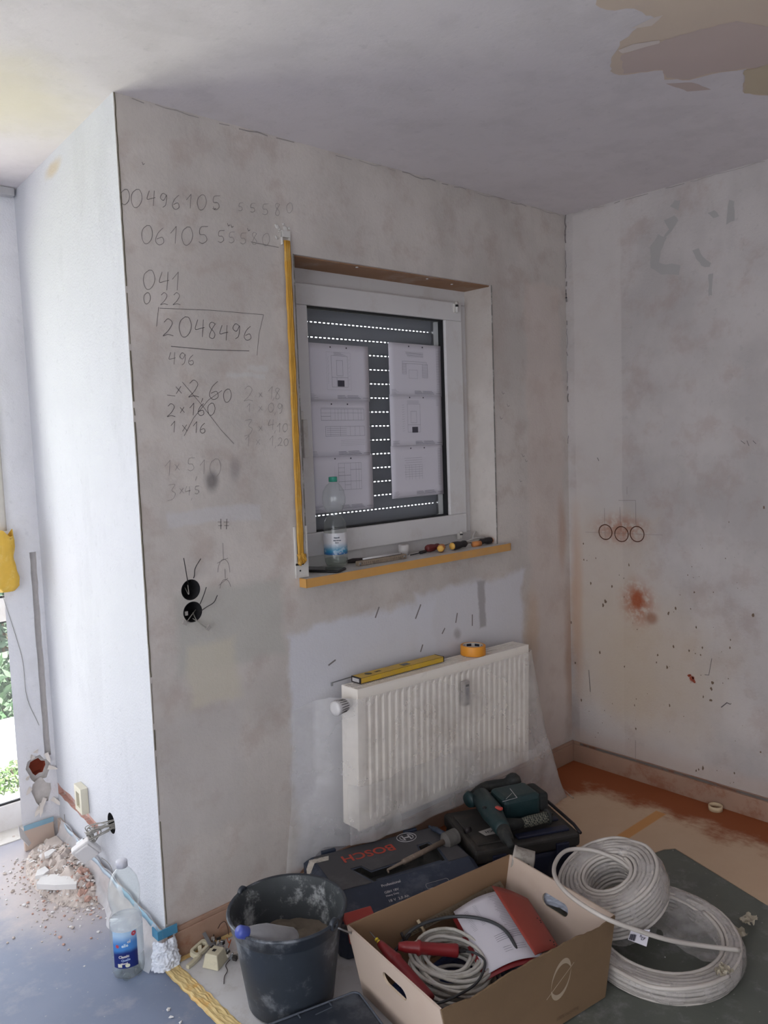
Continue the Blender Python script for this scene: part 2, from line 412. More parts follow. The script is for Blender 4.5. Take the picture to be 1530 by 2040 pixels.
wk = MB(); wk.prism([(0, 0), (.30, .30), (.30, 1.39), (LX, D)], 0, H)
wall_left = struct(wk.build('wall_left', m_wallleft))
wdir = Vector((LX, D, 0)).normalized(); wn = Vector((-D, LX, 0)).normalized()
def chan(pts, wid, dep):
    """channel along points lying on the left wall"""
    m = MB()
    for p, q in zip(pts, pts[1:]): m.obox(p, q, wid, dep * 2, up=wn)
    return m
hole = atl(222, 1640); kh = MB(); kh.cyl(hole + wn * .02, hole - wn * .055, .036, n=32)
g0 = atl(122, 1577); g1 = atl(196, 1652)
g0 = g0 + (g0 - g1).normalized() * .04
gd = (g1 - g0); gl = gd.length; gd = gd.normalized(); gs = gd.cross(wn)
up_ = [(gl * i / 12, random.uniform(.017, .027)) for i in range(13)]; dn_ = [(gl * i / 12, -random.uniform(.017, .027)) for i in range(13)]
MC = Matrix(((gd.x, gs.x, wn.x, g0.x), (gd.y, gs.y, wn.y, g0.y), (gd.z, gs.z, wn.z, g0.z), (0, 0, 0, 1)))
kc = MB(); kc.prism(dn_ + up_[::-1], -.018, .02, M=MC)
carve(wall_left, [(kh, m_dark), (kc, m_brick)])

wk = MB(); wk.prism([(-3, D), (LX, D), (.30, 1.39), (-3, 1.39)], 0, H)
wall_far = struct(wk.build('wall_far', m_wallfar))
kd = MB(); kd.prism([(-1.5, D - .05), (-.0817 - .005, D - .05), (-.080, D), (.16, 1.45), (-1.5, 1.45)], -.05, 2.22)
# the vertical channel chased into the plaster
kg = MB(); a0 = at(65, 1100, 'y', D); b0 = at(96, 1505, 'y', D)
Rg = Matrix(((1, 0, 0, 0), (0, 0, 1, D), (0, 1, 0, 0), (0, 0, 0, 1)))
Lp = [(a0.x - .012 + random.uniform(-.002, .0015), a0.z + (b0.z - a0.z) * i / 20) for i in range(21)]
Rp = [(a0.x + .011 + random.uniform(-.0015, .002), a0.z + (b0.z - a0.z) * i / 20) for i in range(21)]
kg.prism(Lp + Rp[::-1], -.02, .018, M=Rg)
hb = at(78, 1532, 'y', D)
kb = MB(); poly = [(math.cos(t) * r, math.sin(t) * r * 1.15) for t, r in [(i * 2 * math.pi / 13, random.uniform(.036, .056)) for i in range(13)]]
R90 = Matrix(((1, 0, 0, hb.x), (0, 0, 1, D), (0, 1, 0, hb.z), (0, 0, 0, 1)))
kb.prism([(x, y) for x, y in poly], -.02, .028, M=R90)
kb2 = MB(); poly2 = [(x * .66 + .004, y * .62) for x, y in poly]; kb2.prism(poly2, -.02, .06, M=R90)
kb3 = MB(); hb2 = at(84, 1578, 'y', D)
kb3.prism([(hb2.x - hb.x + x * .8, hb2.z - hb.z + y * 1.0) for x, y in poly], -.02, .016, M=R90)
carve(wall_far, [(kd, m_wallfar), (kg, m_patch), (kb, m_mortar), (kb3, m_mortar), (kb2, m_brickdark)])

wk = MB(); wk.b2((W, -4.2, 0), (W + .2, 0, H)); wall_right = struct(wk.build('wall_right', m_wallright))
wk = MB(); wk.b2((-3, -4.2, 0), (W, -4.0, H)); struct(wk.build('wall_rear', m_wallfar))
wk = MB(); wk.b2((-3, -4.0, 0), (-2.8, D, H)); wall_side = struct(wk.build('wall_side', m_wallfar))
kk = MB(); kk.b2((-3.1, -3.8, .05), (-2.7, -.4, 2.30)); carve(wall_side, [(kk, m_wallfar)])  # opening of the unseen window, widened for more light on the walls

# uneven, cracked joints where walls and ceiling meet
def crack(name, a, b, nrm, wid, mat, n=60, gap=.25, parent=None, jit=.004, side=None):
    m = MB(); a = Vector(a); b = Vector(b); d = (b - a).normalized(); sd = Vector(nrm).cross(d).normalized()
    L = (b - a).length; t = 0
    p = a.copy(); pts = []
    for i in range(n + 1):
        q = a.lerp(b, i / n) + sd * random.uniform(-jit, jit)
        if random.random() < gap: 
            if len(pts) > 1: m.ribbon(pts, wid * random.uniform(.4, 1.3), nrm)
            pts = []
        pts.append(q)
    if len(pts) > 1: m.ribbon(pts, wid, nrm)
    return m.build(name, mat, parent)
crack('ceiling_joint', (0.02, -.0012, H - .006), (W, -.0012, H - .006), (0, -1, 0), .0028, m_pencil3, parent=wall_back)
crack('ceiling_joint', (W - .0012, -.02, H - .006), (W - .0012, -1.6, H - .006), (-1, 0, 0), .003, m_pencil3, parent=wall_right)
crack('corner_joint', (W - .0012, -.004, 1.5), (W - .0012, -.004, H), (-1, 0, 0), .006, m_pencil, parent=wall_right, gap=.4)
crack('corner_bead', (.004, -.0012, .12), (.004, -.0012, H), (0, -1, 0), .0035, simple('corner_bead_metal', (104, 98, 78), .7), n=120, gap=.06, parent=wall_back, jit=.0008)

# skirtings
sk = MB()
sk.b2((.0, -.014, 0), (W - .0, 0, .085)); sk.b2((.0, -.010, .085), (W, 0, .098))
struct(sk.build('baseboard_back', m_skirt, bevel=.002))
sk = MB(); sk.b2((W - .014, -4.0, 0), (W, -.0145, .085)); sk.b2((W - .010, -4.0, .085), (W, -.0145, .098))
bbr = struct(sk.build('baseboard_right', m_skirt, bevel=.002))
tp = MB(); tp.b2((W - .0115, -2.2, .088), (W - .0102, -.05, .0975)); tp.build('blue_tape', simple('dusty_blue_tape', (110, 102, 96), .8, vary=.1, dirt=(120, 70, 44), dirt_amt=.9, dirt_scale=7), bbr)
sk = MB(); sk.obox(wn * .007 + wdir * -.015 + Vector((0, 0, .045)), wn * .007 + wdir * (D / wdir.y * .99) + Vector((0, 0, .045)), .014, .09)
struct(sk.build('baseboard_left', m_skirtl, bevel=.002))
sk = MB(); sk.b2((-.080, D - .014, 0), (LX - .03, D, .095)); bbf = struct(sk.build('baseboard_far', m_skirtl, bevel=.002))
tp = MB(); tp.b2((-.080, D - .016, .085), (LX - .03, D - .0142, .105)); tp.build('blue_tape', m_bluetape, bbf)

# ================================================================== handwriting, rulings and marks on the walls
G = {'0': [[(.5, 1), (.12, .8), (0, .45), (.2, .05), (.55, 0), (.9, .25), (1, .6), (.8, .95), (.5, 1)]],
     '1': [[(.1, .6), (.65, 1), (.55, 0)]], '2': [[(.1, .8), (.5, 1), (.9, .75), (.5, .3), (0, 0), (.5, .08), (1, 0)]],
     '3': [[(.1, .95), (.8, 1), (.45, .6), (.85, .4), (.6, .05), (.0, -.1)]], '4': [[(.3, 1), (.05, .45), (.6, .5), (.95, .55)], [(.85, 1), (.75, 0)]],
     '5': [[(1, 1), (.3, .95), (.2, .55), (.7, .5), (.9, .2), (.5, 0), (.1, .1)]], '6': [[(.8, 1), (.3, .7), (.05, .25), (.4, 0), (.85, .15), (.7, .45), (.2, .35)]],
     '8': [[(.8, .9), (.4, 1), (.2, .75), (.75, .3), (.6, 0), (.2, .1), (.4, .5), (.8, .9)]], '9': [[(.85, .85), (.4, 1), (.1, .7), (.5, .5), (.85, .85), (.75, .2), (.4, 0)]],
     'x': [[(0, .8), (1, .1)], [(.05, .05), (.9, .85)]], ',': [[(.6, .3), (.3, -.2)]], '-': [[(0, .1), (1, .15)]],
     '7': [[(.1, .95), (.7, 1), (.5, 0)], [(.1, .5), (.9, .5)]]}
def hand(mb, ch, u, v, h, wd_=None, wid=.0016):
    wd_ = wd_ or h * .6
    for st in G[ch]:
        pts = [(u - wd_ / 2 + x * wd_, v + h / 2 - y * h) for x, y in st]
        P = [at(a, b, 'y', -.0009) for a, b in pts]
        mb.ribbon(spline(P, 4) if len(P) > 3 else P, wid, (0, -1, 0))
def wline(mb, pts, wid=.0014, ax='y', val=-.0009):
    mb.ribbon([at(a, b, ax, val) for a, b in pts], wid, (0, -1, 0) if ax == 'y' else (-1, 0, 0))
t1 = MB()
for c, u, v, h in [('0', 249, 392, 30), ('0', 272, 395, 36), ('4', 301, 395, 30), ('9', 326, 399, 28), ('6', 351, 403, 28), ('1', 378, 401, 28), ('0', 402, 403, 30), ('5', 430, 404, 28),
                   ('0', 293, 467, 36), ('6', 319, 471, 34), ('1', 348, 468, 34), ('0', 373, 470, 36), ('5', 404, 468, 34), ('5', 440, 471, 24),
                   ('0', 297, 557, 38), ('4', 327, 560, 36), ('1', 352, 560, 36), ('0', 293, 594, 22), ('2', 327, 595, 24), ('2', 352, 595, 24),
                   ('4', 343, 714, 24), ('9', 364, 715, 24), ('6', 381, 717, 20)]: hand(t1, c, u, v, h)
t1.build('handwriting', m_pencil, wall_back)
t2 = MB()
for c, u, v, h in [('5', 479, 412, 16), ('5', 503, 414, 18), ('5', 528, 417, 22), ('8', 553, 417, 24), ('0', 577, 414, 20), ('5', 461, 473, 22), ('5', 484, 475, 22), ('8', 507, 475, 24), ('0', 530, 477, 24),
                   ('2', 495, 784, 30), ('x', 519, 786, 12), ('1', 540, 782, 24), (',', 545, 790, 12), ('8', 553, 784, 22),
                   ('1', 496, 812, 16), ('x', 519, 813, 12), ('0', 540, 812, 18), (',', 548, 820, 10), ('9', 558, 814, 20),
                   ('3', 496, 851, 30), ('x', 519, 853, 13), ('4', 540, 846, 20), (',', 548, 856, 10), ('1', 556, 852, 18), ('0', 568, 852, 16),
                   ('1', 494, 878, 22), ('x', 514, 880, 13), ('1', 542, 878, 20), (',', 549, 886, 10), ('2', 558, 880, 16), ('0', 570, 881, 14),
                   ('1', 336, 932, 30), ('x', 353, 930, 16), ('5', 380, 925, 26), (',', 391, 946, 16), ('1', 405, 930, 28), ('0', 429, 932, 36),
                   ('3', 343, 980, 30), ('x', 362, 977, 14), ('4', 374, 978, 18), (',', 382, 990, 10), ('5', 392, 976, 16)]: hand(t2, c, u, v, h, wid=.0013)
t2.build('handwriting', m_pencil3, wall_back)
t3 = MB()
for c, u, v, h in [('2', 335, 652, 34), ('0', 369, 651, 40), ('4', 398, 654, 34), ('8', 423, 658, 32), ('4', 446, 663, 30), ('9', 471, 660, 30), ('6', 494, 664, 28),
                   ('x', 356, 776, 18), ('2', 386, 774, 34), (',', 403, 790, 16), ('6', 427, 778, 36), ('0', 453, 788, 26),
                   ('2', 341, 817, 26), ('x', 363, 816, 14), ('1', 384, 815, 24), ('6', 401, 816, 24), ('0', 421, 815, 24),
                   ('1', 346, 850, 22), ('x', 368, 852, 16), ('1', 390, 851, 22), ('6', 404, 853, 20)]: hand(t3, c, u, v, h, wid=.0017)
wline(t3, [(318, 614), (420, 618), (525, 627), (516, 665), (512, 708)]); wline(t3, [(316, 612), (312, 650)])
wline(t3, [(341, 690), (420, 697), (496, 699)], .002); wline(t3, [(333, 787), (349, 789)])
wline(t3, [(363, 761), (403, 808), (440, 856), (466, 884)]); wline(t3, [(442, 778), (415, 797), (386, 832), (367, 868)])
wline(t3, [(440, 1034), (440, 1054)], .0022); wline(t3, [(434, 1040), (441, 1040)]); wline(t3, [(452, 1034), (451, 1054)], .0022); wline(t3, [(446, 1040), (456, 1040)]); wline(t3, [(435, 1047), (442, 1047)]); wline(t3, [(447, 1047), (456, 1047)])
t3.build('handwriting', m_pencil2, wall_back)
t4 = MB()
wline(t4, [(444, 1082), (445, 1113)]); 
def arc(mb, u, v, ru, rv, a0, a1):
    wline(mb, [(u + ru * math.cos(math.radians(a)), v - rv * math.sin(math.radians(a))) for a in range(a0, a1 + 1, 15)])
arc(t4, 446, 1140, 12, 26, 0, 180); wline(t4, [(433, 1122), (446, 1115), (454, 1112)]); wline(t4, [(448, 1134), (449, 1152)])
arc(t4, 449, 1176, 11, 22, 20, 180); wline(t4, [(436, 1166), (454, 1152)])
wline(t4, [(555, 493), (500, 482)], .0018)
for u, v in [(425, 412), (453, 445), (460, 448), (493, 455), (283, 323), (1040, 905), (1046, 915), (1035, 955), (1000, 780), (1010, 805), (996, 830)]:
    wline(t4, [(u, v), (u + 2, v + 5), (u + 5, v + 3)], .002)
for a in [((755, 1210), (748, 1230)), ((838, 1205), (828, 1232)), ((911, 1222), (908, 1240)), ((886, 1252), (881, 1262)), ((842, 1285), (838, 1298)), ((655, 1325), (668, 1315)), ((941, 1225), (941, 1246))]:
    wline(t4, a, .006)
t4.build('pencil_sketch', m_pencil, wall_back)

# bare areas where paper and filler were scraped off: thin irregular flakes following the surface
def patch_on(name, pts, mat, parent, ax, val, jit=.004, n=6, layer=1):
    off = {'z': Vector((0, 0, -.0006 * layer)), 'y': Vector((0, -.0006 * layer, 0)), 'x': Vector((-.0006 * layer, 0, 0))}[ax]
    P_ = [at(u, v, ax, val) for u, v in pts]; L_ = []
    for i in range(len(P_)):
        a_, b_ = P_[i], P_[(i + 1) % len(P_)]; m_ = max(2, min(26, int((b_ - a_).length / .018)))
        for k in range(m_):
            q = a_.lerp(b_, k / m_) + Vector([random.uniform(-jit, jit) if 'xyz'[j] != ax else 0 for j in range(3)]); L_.append(q + off)
    b = MB(); b.add(L_, [tuple(range(len(L_)))]); return b.build(name, mat, parent)
m_bare1 = simple('bare_ceiling_beige', (206, 188, 170), .9, vary=.05, scale=6, dirt=(192, 176, 168), dirt_amt=.6, dirt_scale=3)
m_bare2 = simple('bare_ceiling_pink', (196, 178, 170), .9, vary=.05, scale=7)
m_bare3 = simple('bare_ceiling_ochre', (196, 180, 154), .9, vary=.06, scale=7)
m_bare4 = simple('pale_filler', (214, 202, 194), .9, vary=.04, scale=9)
patch_on('bare_patch', [(1188, -60), (1190, 8), (1208, 20), (1262, 17), (1290, 30), (1305, 34), (1262, 62), (1238, 82), (1220, 112), (1216, 142), (1236, 149), (1318, 140), (1324, 157), (1372, 160), (1420, 146), (1486, 138), (1480, 186), (1560, 192), (1640, 150), (1640, -60)], m_bare1, bpy.data.objects['ceiling'], 'z', H, layer=1)
patch_on('bare_patch', [(1236, 110), (1272, 98), (1312, 84), (1390, 58), (1470, 40), (1560, 60), (1560, 130), (1486, 136), (1420, 144), (1372, 158), (1326, 154), (1320, 138), (1240, 146)], m_bare2, bpy.data.objects['ceiling'], 'z', H, layer=2)
patch_on('bare_patch', [(1482, 140), (1560, 120), (1580, 190), (1482, 184)], m_bare3, bpy.data.objects['ceiling'], 'z', H, layer=3)
patch_on('bare_patch', [(1232, 98), (1262, 86), (1314, 78), (1312, 86), (1272, 96), (1240, 106)], m_bare4, bpy.data.objects['ceiling'], 'z', H, jit=.002, layer=3)
patch_on('bare_patch', [(1256, 56), (1300, 34), (1322, 28), (1298, 50)], m_bare4, bpy.data.objects['ceiling'], 'z', H, jit=.002, layer=3)
patch_on('bare_patch', [(1326, 166), (1380, 164), (1416, 178), (1370, 182)], m_bare2, bpy.data.objects['ceiling'], 'z', H, jit=.002, layer=1)
m_gf = simple('grey_filler', (166, 162, 159), .9, vary=.05, scale=9)
for pl_ in ([(1318, 478), (1332, 458), (1322, 440), (1345, 428), (1352, 440), (1330, 470)], [(1296, 490), (1312, 468), (1328, 474), (1316, 500), (1312, 524), (1356, 528), (1352, 548), (1318, 546), (1296, 534)], [(1380, 500), (1392, 494), (1400, 512), (1416, 524), (1414, 532), (1398, 530)], [(1345, 400), (1356, 398), (1352, 420), (1336, 410)], [(1412, 546), (1420, 544), (1418, 588), (1412, 590)], [(1410, 424), (1424, 418), (1434, 430), (1420, 436)], [(1452, 398), (1462, 400), (1464, 440), (1448, 446)]):
    patch_on('filler_patch', pl_, m_gf, wall_right, 'x', W, jit=.003)
m_wf = simple('grey_smear', (158, 152, 150), .9, vary=.05, scale=9)

# drilled ring marks, chips and pencil lines on the right wall
m_ring = simple('drilled_groove', (84, 46, 30), .95, vary=.3, scale=60)
rg = MB()
for u, v in [(1206, 1060), (1238, 1064), (1269, 1064)]:
    c = at(u, v, 'x', W - .0008)
    rg.tube([(c.x, c.y + .0335 * math.cos(t), c.z + .0335 * math.sin(t)) for t in [i * math.pi / 20 for i in range(40)]], .0021, 6, True)
rg.build('drilled_ring', m_ring, wall_right)
t5 = MB()
def rline(pts, wid=.0012): t5.ribbon([at(a, b, 'x', W - .0009) for a, b in pts], wid, (-1, 0, 0))
rline([(1232, 997), (1266, 997), (1267, 1046)]); rline([(1235, 1010), (1236, 1046)]); rline([(1204, 1012), (1205, 1046)]); rline([(1249, 970), (1249, 985)]); rline([(1166, 1060), (1320, 1066)], .0008)
rline([(1205, 1050), (1206, 1076)], .0008); rline([(1237, 1050), (1237, 1076)], .0008)
rline([(1190, 912), (1193, 918)], .003); rline([(1266, 1475), (1266, 1570)], .0014); rline([(1173, 1335), (1176, 1378)], .003)
rline([(1476, 878), (1484, 884)], .002); rline([(1488, 878), (1492, 888)], .002); rline([(1500, 878), (1506, 884)], .002)
rline([(1418, 1312), (1412, 1345), (1404, 1344)], .0022); rline([(1437, 1409), (1448, 1400), (1455, 1403)], .004)
t5.build('pencil_lines', m_pencil2, wall_right)
ch = MB(); chips = [(1162, 1083, 3), (1163, 1115, 3), (1187, 1112, 3), (1177, 1162, 4), (1219, 1168, 4), (1206, 1198, 6), (1201, 1206, 5), (1253, 1125, 4), (1332, 1222, 5), (1346, 1212, 4), (1376, 1213, 3), (1387, 1250, 3), (1146, 1321, 4), (1195, 1300, 4), (1244, 1328, 3), (1158, 1395, 4),
        (1329, 1330, 5), (1310, 1305, 4), (1308, 1320, 3), (1342, 1288, 4), (1399, 1290, 3), (1396, 1305, 3), (1373, 1296, 3), (1417, 1372, 5), (1419, 1360, 6), (1416, 1395, 5), (1401, 1388, 3), (1334, 1405, 4), (1264, 1405, 3), (1267, 1452, 4), (1455, 1275, 3), (1454, 1290, 3), (1500, 1226, 5), (1522, 1010, 4), (1452, 1040, 2), (1400, 1530, 5), (1392, 1533, 3), (1463, 1540, 4), (1387, 1535, 4), (1515, 1498, 3), (1383, 1180, 3), (1135, 1320, 4), (1138, 1240, 4), (1130, 1150, 4), (1140, 1500, 4)]
for u, v, r in chips:
    c = at(u, v, 'x', W - .001); k = random.randint(6, 9); rr = r * .0013
    vs = [(c.x, c.y + math.cos(i * 6.283 / k) * rr * random.uniform(.4, 1.1), c.z + math.sin(i * 6.283 / k) * rr * random.uniform(.6, 1.9)) for i in range(k)]
    ch.add(vs, [tuple(range(k))])
for _ in range(70):
    c = at(random.uniform(1160, 1480), random.uniform(1080, 1560), 'x', W - .001); rr = random.uniform(.0008, .0025); k = 5
    ch.add([(c.x, c.y + math.cos(i * 6.283 / k) * rr, c.z + math.sin(i * 6.283 / k) * rr * random.uniform(.7, 1.8)) for i in range(k)], [tuple(range(k))])
ch.build('chipped_spots', simple('chipped_plaster', (110, 92, 76), .95, vary=.3, scale=90), wall_right)
rc = MB(); c = at(1378, 1352, 'x', W - .001)
for dx, dz, r in [(0, 0, .010), (-.012, .010, .007), (.010, -.010, .008), (-.006, .014, .006), (.006, .006, .007)]:
    k = 7; rc.add([(c.x, c.y - dx + math.cos(i * 6.283 / k) * r * random.uniform(.6, 1.2), c.z + dz + math.sin(i * 6.283 / k) * r * random.uniform(.6, 1.2)) for i in range(k)], [tuple(range(k))])
rc.build('exposed_brick_spot', m_brickdark, wall_right)
# ================================================================== window in the back wall
win = thing('window_1', None, None, (0, 0, 0), kind='structure')
WY = .150
f = MB()   # fixed frame
e_ = .004
f.b2((OX0 - e_, WY, OZ1 - .062), (OX1 + e_, .235, OZ1 + e_)); f.b2((OX0 - e_, WY, OZ0 - e_), (OX1 + e_, .235, OZ0 + .05))
f.b2((OX0 - e_, WY, OZ0 + .05), (OX0 + .05, .235, OZ1 - .062)); f.b2((OX1 - .05, WY, OZ0 + .05), (OX1 + e_, .235, OZ1 - .062))
f.build('window_frame', m_pvc, win, bevel=.003)
GX0, GX1, GZ0, GZ1 = .738, 1.450, 1.236, 2.052
f = MB(); y0, y1 = .128, .20; ax0, ax1, az0, az1 = OX0 + .045, OX1 - .045, OZ0 + .045, OZ1 - .058
f.b2((ax0, y0, GZ1), (ax1, y1, az1)); f.b2((ax0, y0, az0), (ax1, y1, GZ0)); f.b2((ax0, y0, GZ0), (GX0, y1, GZ1)); f.b2((GX1, y0, GZ0), (ax1, y1, GZ1))
sash = f.build('sash', m_pvc, win, bevel=.004)
f = MB(); t = .005
f.b2((GX0, .140, GZ1 - t), (GX1, .165, GZ1)); f.b2((GX0, .140, GZ0), (GX1, .165, GZ0 + t)); f.b2((GX0, .140, GZ0), (GX0 + t, .165, GZ1)); f.b2((GX1 - t, .140, GZ0), (GX1, .165, GZ1))
f.build('gasket', m_black, sash)
f = MB(); f.b2((GX0, .156, GZ0), (GX1, .160, GZ1)); f.build('pane', m_glass, sash)
hd = MB(); hp = at(606, 870, 'y', .10); hd.b2((hp.x - .012, .112, hp.z + .01), (hp.x + .012, .128, hp.z + .09)); hd.obox((hp.x, .095, hp.z + .06), (hp.x, .095, hp.z - .075), .020, .014, up=(0, 1, 0)); hd.cyl((hp.x, .128, hp.z + .05), (hp.x, .09, hp.z + .05), .009)
hd.build('handle', m_pvc2, sash, bevel=.003)
for u, v, s_ in ((909, 612, .045), (918, 1066, .030)):
    c = at(u, v, 'y', .12); h = MB(); h.cyl((c.x, .118, c.z - s_ / 2), (c.x, .118, c.z + s_ / 2), .007, n=14); h.b2((c.x - .012, .118, c.z - s_ / 2), (c.x + .006, .130, c.z + s_ / 2 * .6), mi=0); h.cyl((c.x, .118, c.z + s_ * .02), (c.x, .118, c.z + s_ * .22), .0075, n=14, mi=1)
    h.build('hinge', [m_pvc2, m_black], win)
# brown raw board closing the top of the reveal, with three screw heads
so = MB(); so.b2((OX0, .012, OZ1 - .004), (OX1, WY + .02, OZ1 + .004)); so.build('lintel_board', m_soffit, win)
sc = MB()
for u, v in ((711, 532), (851, 555), (900, 566)):
    c = at(u, v, 'z', OZ1 - .004); sc.cyl((c.x, c.y, OZ1 - .006), (c.x, c.y, OZ1), .005, n=10)
sc.build('screw_heads', m_pvc, win)
bd = MB(); bd.b2((OX1 - .002, -.0025, OZ0), (OX1 + .0015, .001, OZ1)); bd.b2((OX0 - .0015, -.0025, OZ0), (OX0 + .002, .001, OZ1)); bd.build('reveal_bead', simple('worn_bead', (120, 116, 110), .7, dirt=(190, 186, 180), dirt_amt=.9, dirt_scale=14), win)

# sill board with taped front edge
sill = thing('window_sill', 'white window sill board with yellow taped front edge below the window', 'window sill', (0, 0, 0), kind='structure')
b = MB(); b.prism([(OX0 + .001, WY), (OX0 + .001, .001), (.560, -.001), (.560, -.036), (1.640, -.036), (1.640, -.001), (OX1 - .001, .001), (OX1 - .001, WY)], OZ0 - .028, OZ0 + .0012)
b.build('sill_board', m_pvc2, sill)
b = MB(); b.b2((.558, -.0385, OZ0 - .029), (1.6425, -.0362, OZ0 + .0016)); b.b2((.5575, -.0385, OZ0 - .029), (.5598, -.001, OZ0 + .0016)); b.b2((1.6402, -.0385, OZ0 - .029), (1.6425, -.001, OZ0 + .0016))
b.grid(lambda u, v: (.558 + 1.084 * u, -.0385 + .010 * v + .003 * math.sin(u * 40) * v, OZ0 + .0008), 60, 1)
b.build('yellow_tape', m_tapeedge, sill)

# roller shutter outside the glass: slats joined by rows of small bridges, daylight shows through the gaps
sh = thing('roller_shutter', 'closed grey roller shutter with rows of lit slots behind the window glass', 'shutter', (0, .24, 0))
zt = 2.0145; pitch = .0562; sx0, sx1 = .60, 1.505; gap = .0042
b = MB(); k = 0; z = zt
tops = [2.15] + [zt - pitch * i - gap / 2 for i in range(15)]
for i in range(16):
    z1 = tops[i] if i else 2.15
    z0 = zt - pitch * i + gap / 2 if i < 15 else 1.13
    if z0 >= z1: continue
    n_ = 6
    pr = [(-.0045 * math.sin(math.pi * j / n_) - .001, z1 + (z0 - z1) * j / n_) for j in range(n_ + 1)]
    vs = []
    for yy, zz in pr: vs += [(sx0, yy, zz), (sx1, yy, zz)]
    back = [(sx0, .004, z1), (sx1, .004, z1), (sx0, .004, z0), (sx1, .004, z0)]
    o = len(vs); vs += back
    fs = [(2 * j, 2 * j + 1, 2 * j + 3, 2 * j + 2) for j in range(n_)] + [(o, o + 2, o + 3, o + 1), (0, o, o + 1, 1), (2 * n_, 2 * n_ + 1, o + 3, o + 2)]
    b.add(vs, fs, 0, True)
for i in range(15):
    zc = zt - pitch * i; x = sx0
    while x < sx1:
        b.box((x, .001, zc), (.0085, .003, gap + .001)); x += .0207
b.build('slats', m_slat, sh)
b = MB(); b.b2((1.475, -.02, 1.12), (1.483, .02, 2.15)); b.b2((1.483, -.006, 1.12), (1.50, .02, 2.15)); b.b2((1.50, -.02, 1.12), (1.508, .02, 2.15)); b.build('guide_rail', m_alu, sh)
b = MB(); b.b2((.60, -.02, 1.12), (.615, .02, 2.15)); b.build('guide_rail', m_alu, sh)
b = MB(); b.b2((.56, -.03, 1.10), (1.64, .06, 1.13)); b.b2((.56, -.03, 2.14), (1.64, .06, 2.22)); b.b2((1.505, -.03, 1.13), (1.64, .06, 2.14)); b.b2((.56, -.03, 1.13), (.605, .06, 2.14)); b.build('shutter_casing', m_slat, sh)

# ---- strap of the shutter, wrapped in yellow tape, and its winder box
stp = thing('shutter_strap', 'yellow taped roller shutter strap running down left of the window', 'strap', (0, 0, 0))
a = at(571, 480, 'y', -.01); c = at(600, 1118, 'y', -.012)
b = MB(); NN = 40
def strapf(u, v):
    p = a.lerp(c, v); x = (u - .5) * .026
    return (p.x + x, -.012 - .006 * math.cos(u * math.pi * 2) * 0 - .004 * math.sin(u * math.pi) - .0015 * math.sin(v * 60 + u * 4), p.z)
b.grid(strapf, 6, NN); b.build('strap', m_tape, stp, thick=.002)
b = MB()
for s_ in (-.3, .25): b.tube([tuple(Vector(strapf(.5 + s_, v / 20)) + Vector((0, -.0015, 0))) for v in range(21)], .0016, 5)
b.build('tape_folds', m_tape, stp)
b = MB()
for i in range(9):
    q = c + Vector((random.uniform(-.014, .014), -.004, .02 - random.uniform(0, .035))); b.ico(q, .009, 1, .4, (1, .6, 1.2))
b.build('tape_crumple', m_tape, stp)
cr = MB(); q = at(566, 472, 'y', 0)
cr.b2((a.x - .016, -.009, a.z - .012), (a.x - .0135, 0, a.z + .03)); cr.b2((a.x + .0135, -.009, a.z - .03), (a.x + .016, 0, a.z + .02)); cr.b2((a.x - .016, -.010, a.z + .012), (a.x + .016, 0, a.z + .032))
for i in range(14): cr.ico(q + Vector((random.uniform(-.03, .02), -.002, random.uniform(-.02, .045))), random.uniform(.004, .009), 1, .4, (1, .35, 1))
cr.build('strap_inlet', simple('filler_white', (206, 202, 196), .9), stp)
wz = thing('strap_winder', 'white strap winder box with slot at the left end of the sill', 'winder box', (0, 0, 0))
p0 = at(583, 1050, 'y', 0); p1 = at(612, 1148, 'y', 0)
b = MB(); zz_ = p1.z + .055
b.b2((p0.x, -.010, zz_), (p0.x + .006, -.001, p0.z)); b.b2((p1.x - .006, -.010, zz_), (p1.x, -.001, p0.z)); b.b2((p0.x, -.010, p1.z), (p1.x, -.001, zz_)); b.b2((p0.x + .006, -.004, zz_), (p1.x - .006, -.001, p0.z))
b.build('winder_plate', m_pvc2, wz)
b = MB(); q = at(597, 1125, 'y', -.010); b.b2((q.x - .016, -.0115, q.z - .002), (q.x + .016, -.0095, q.z + .005)); b.build('strap_slot', m_black, wz)
b = MB(); q = at(598, 1137, 'y', -.010); b.cyl((q.x, -.0115, q.z), (q.x, -.009, q.z), .003, n=12); b.build('screw', m_black, wz)

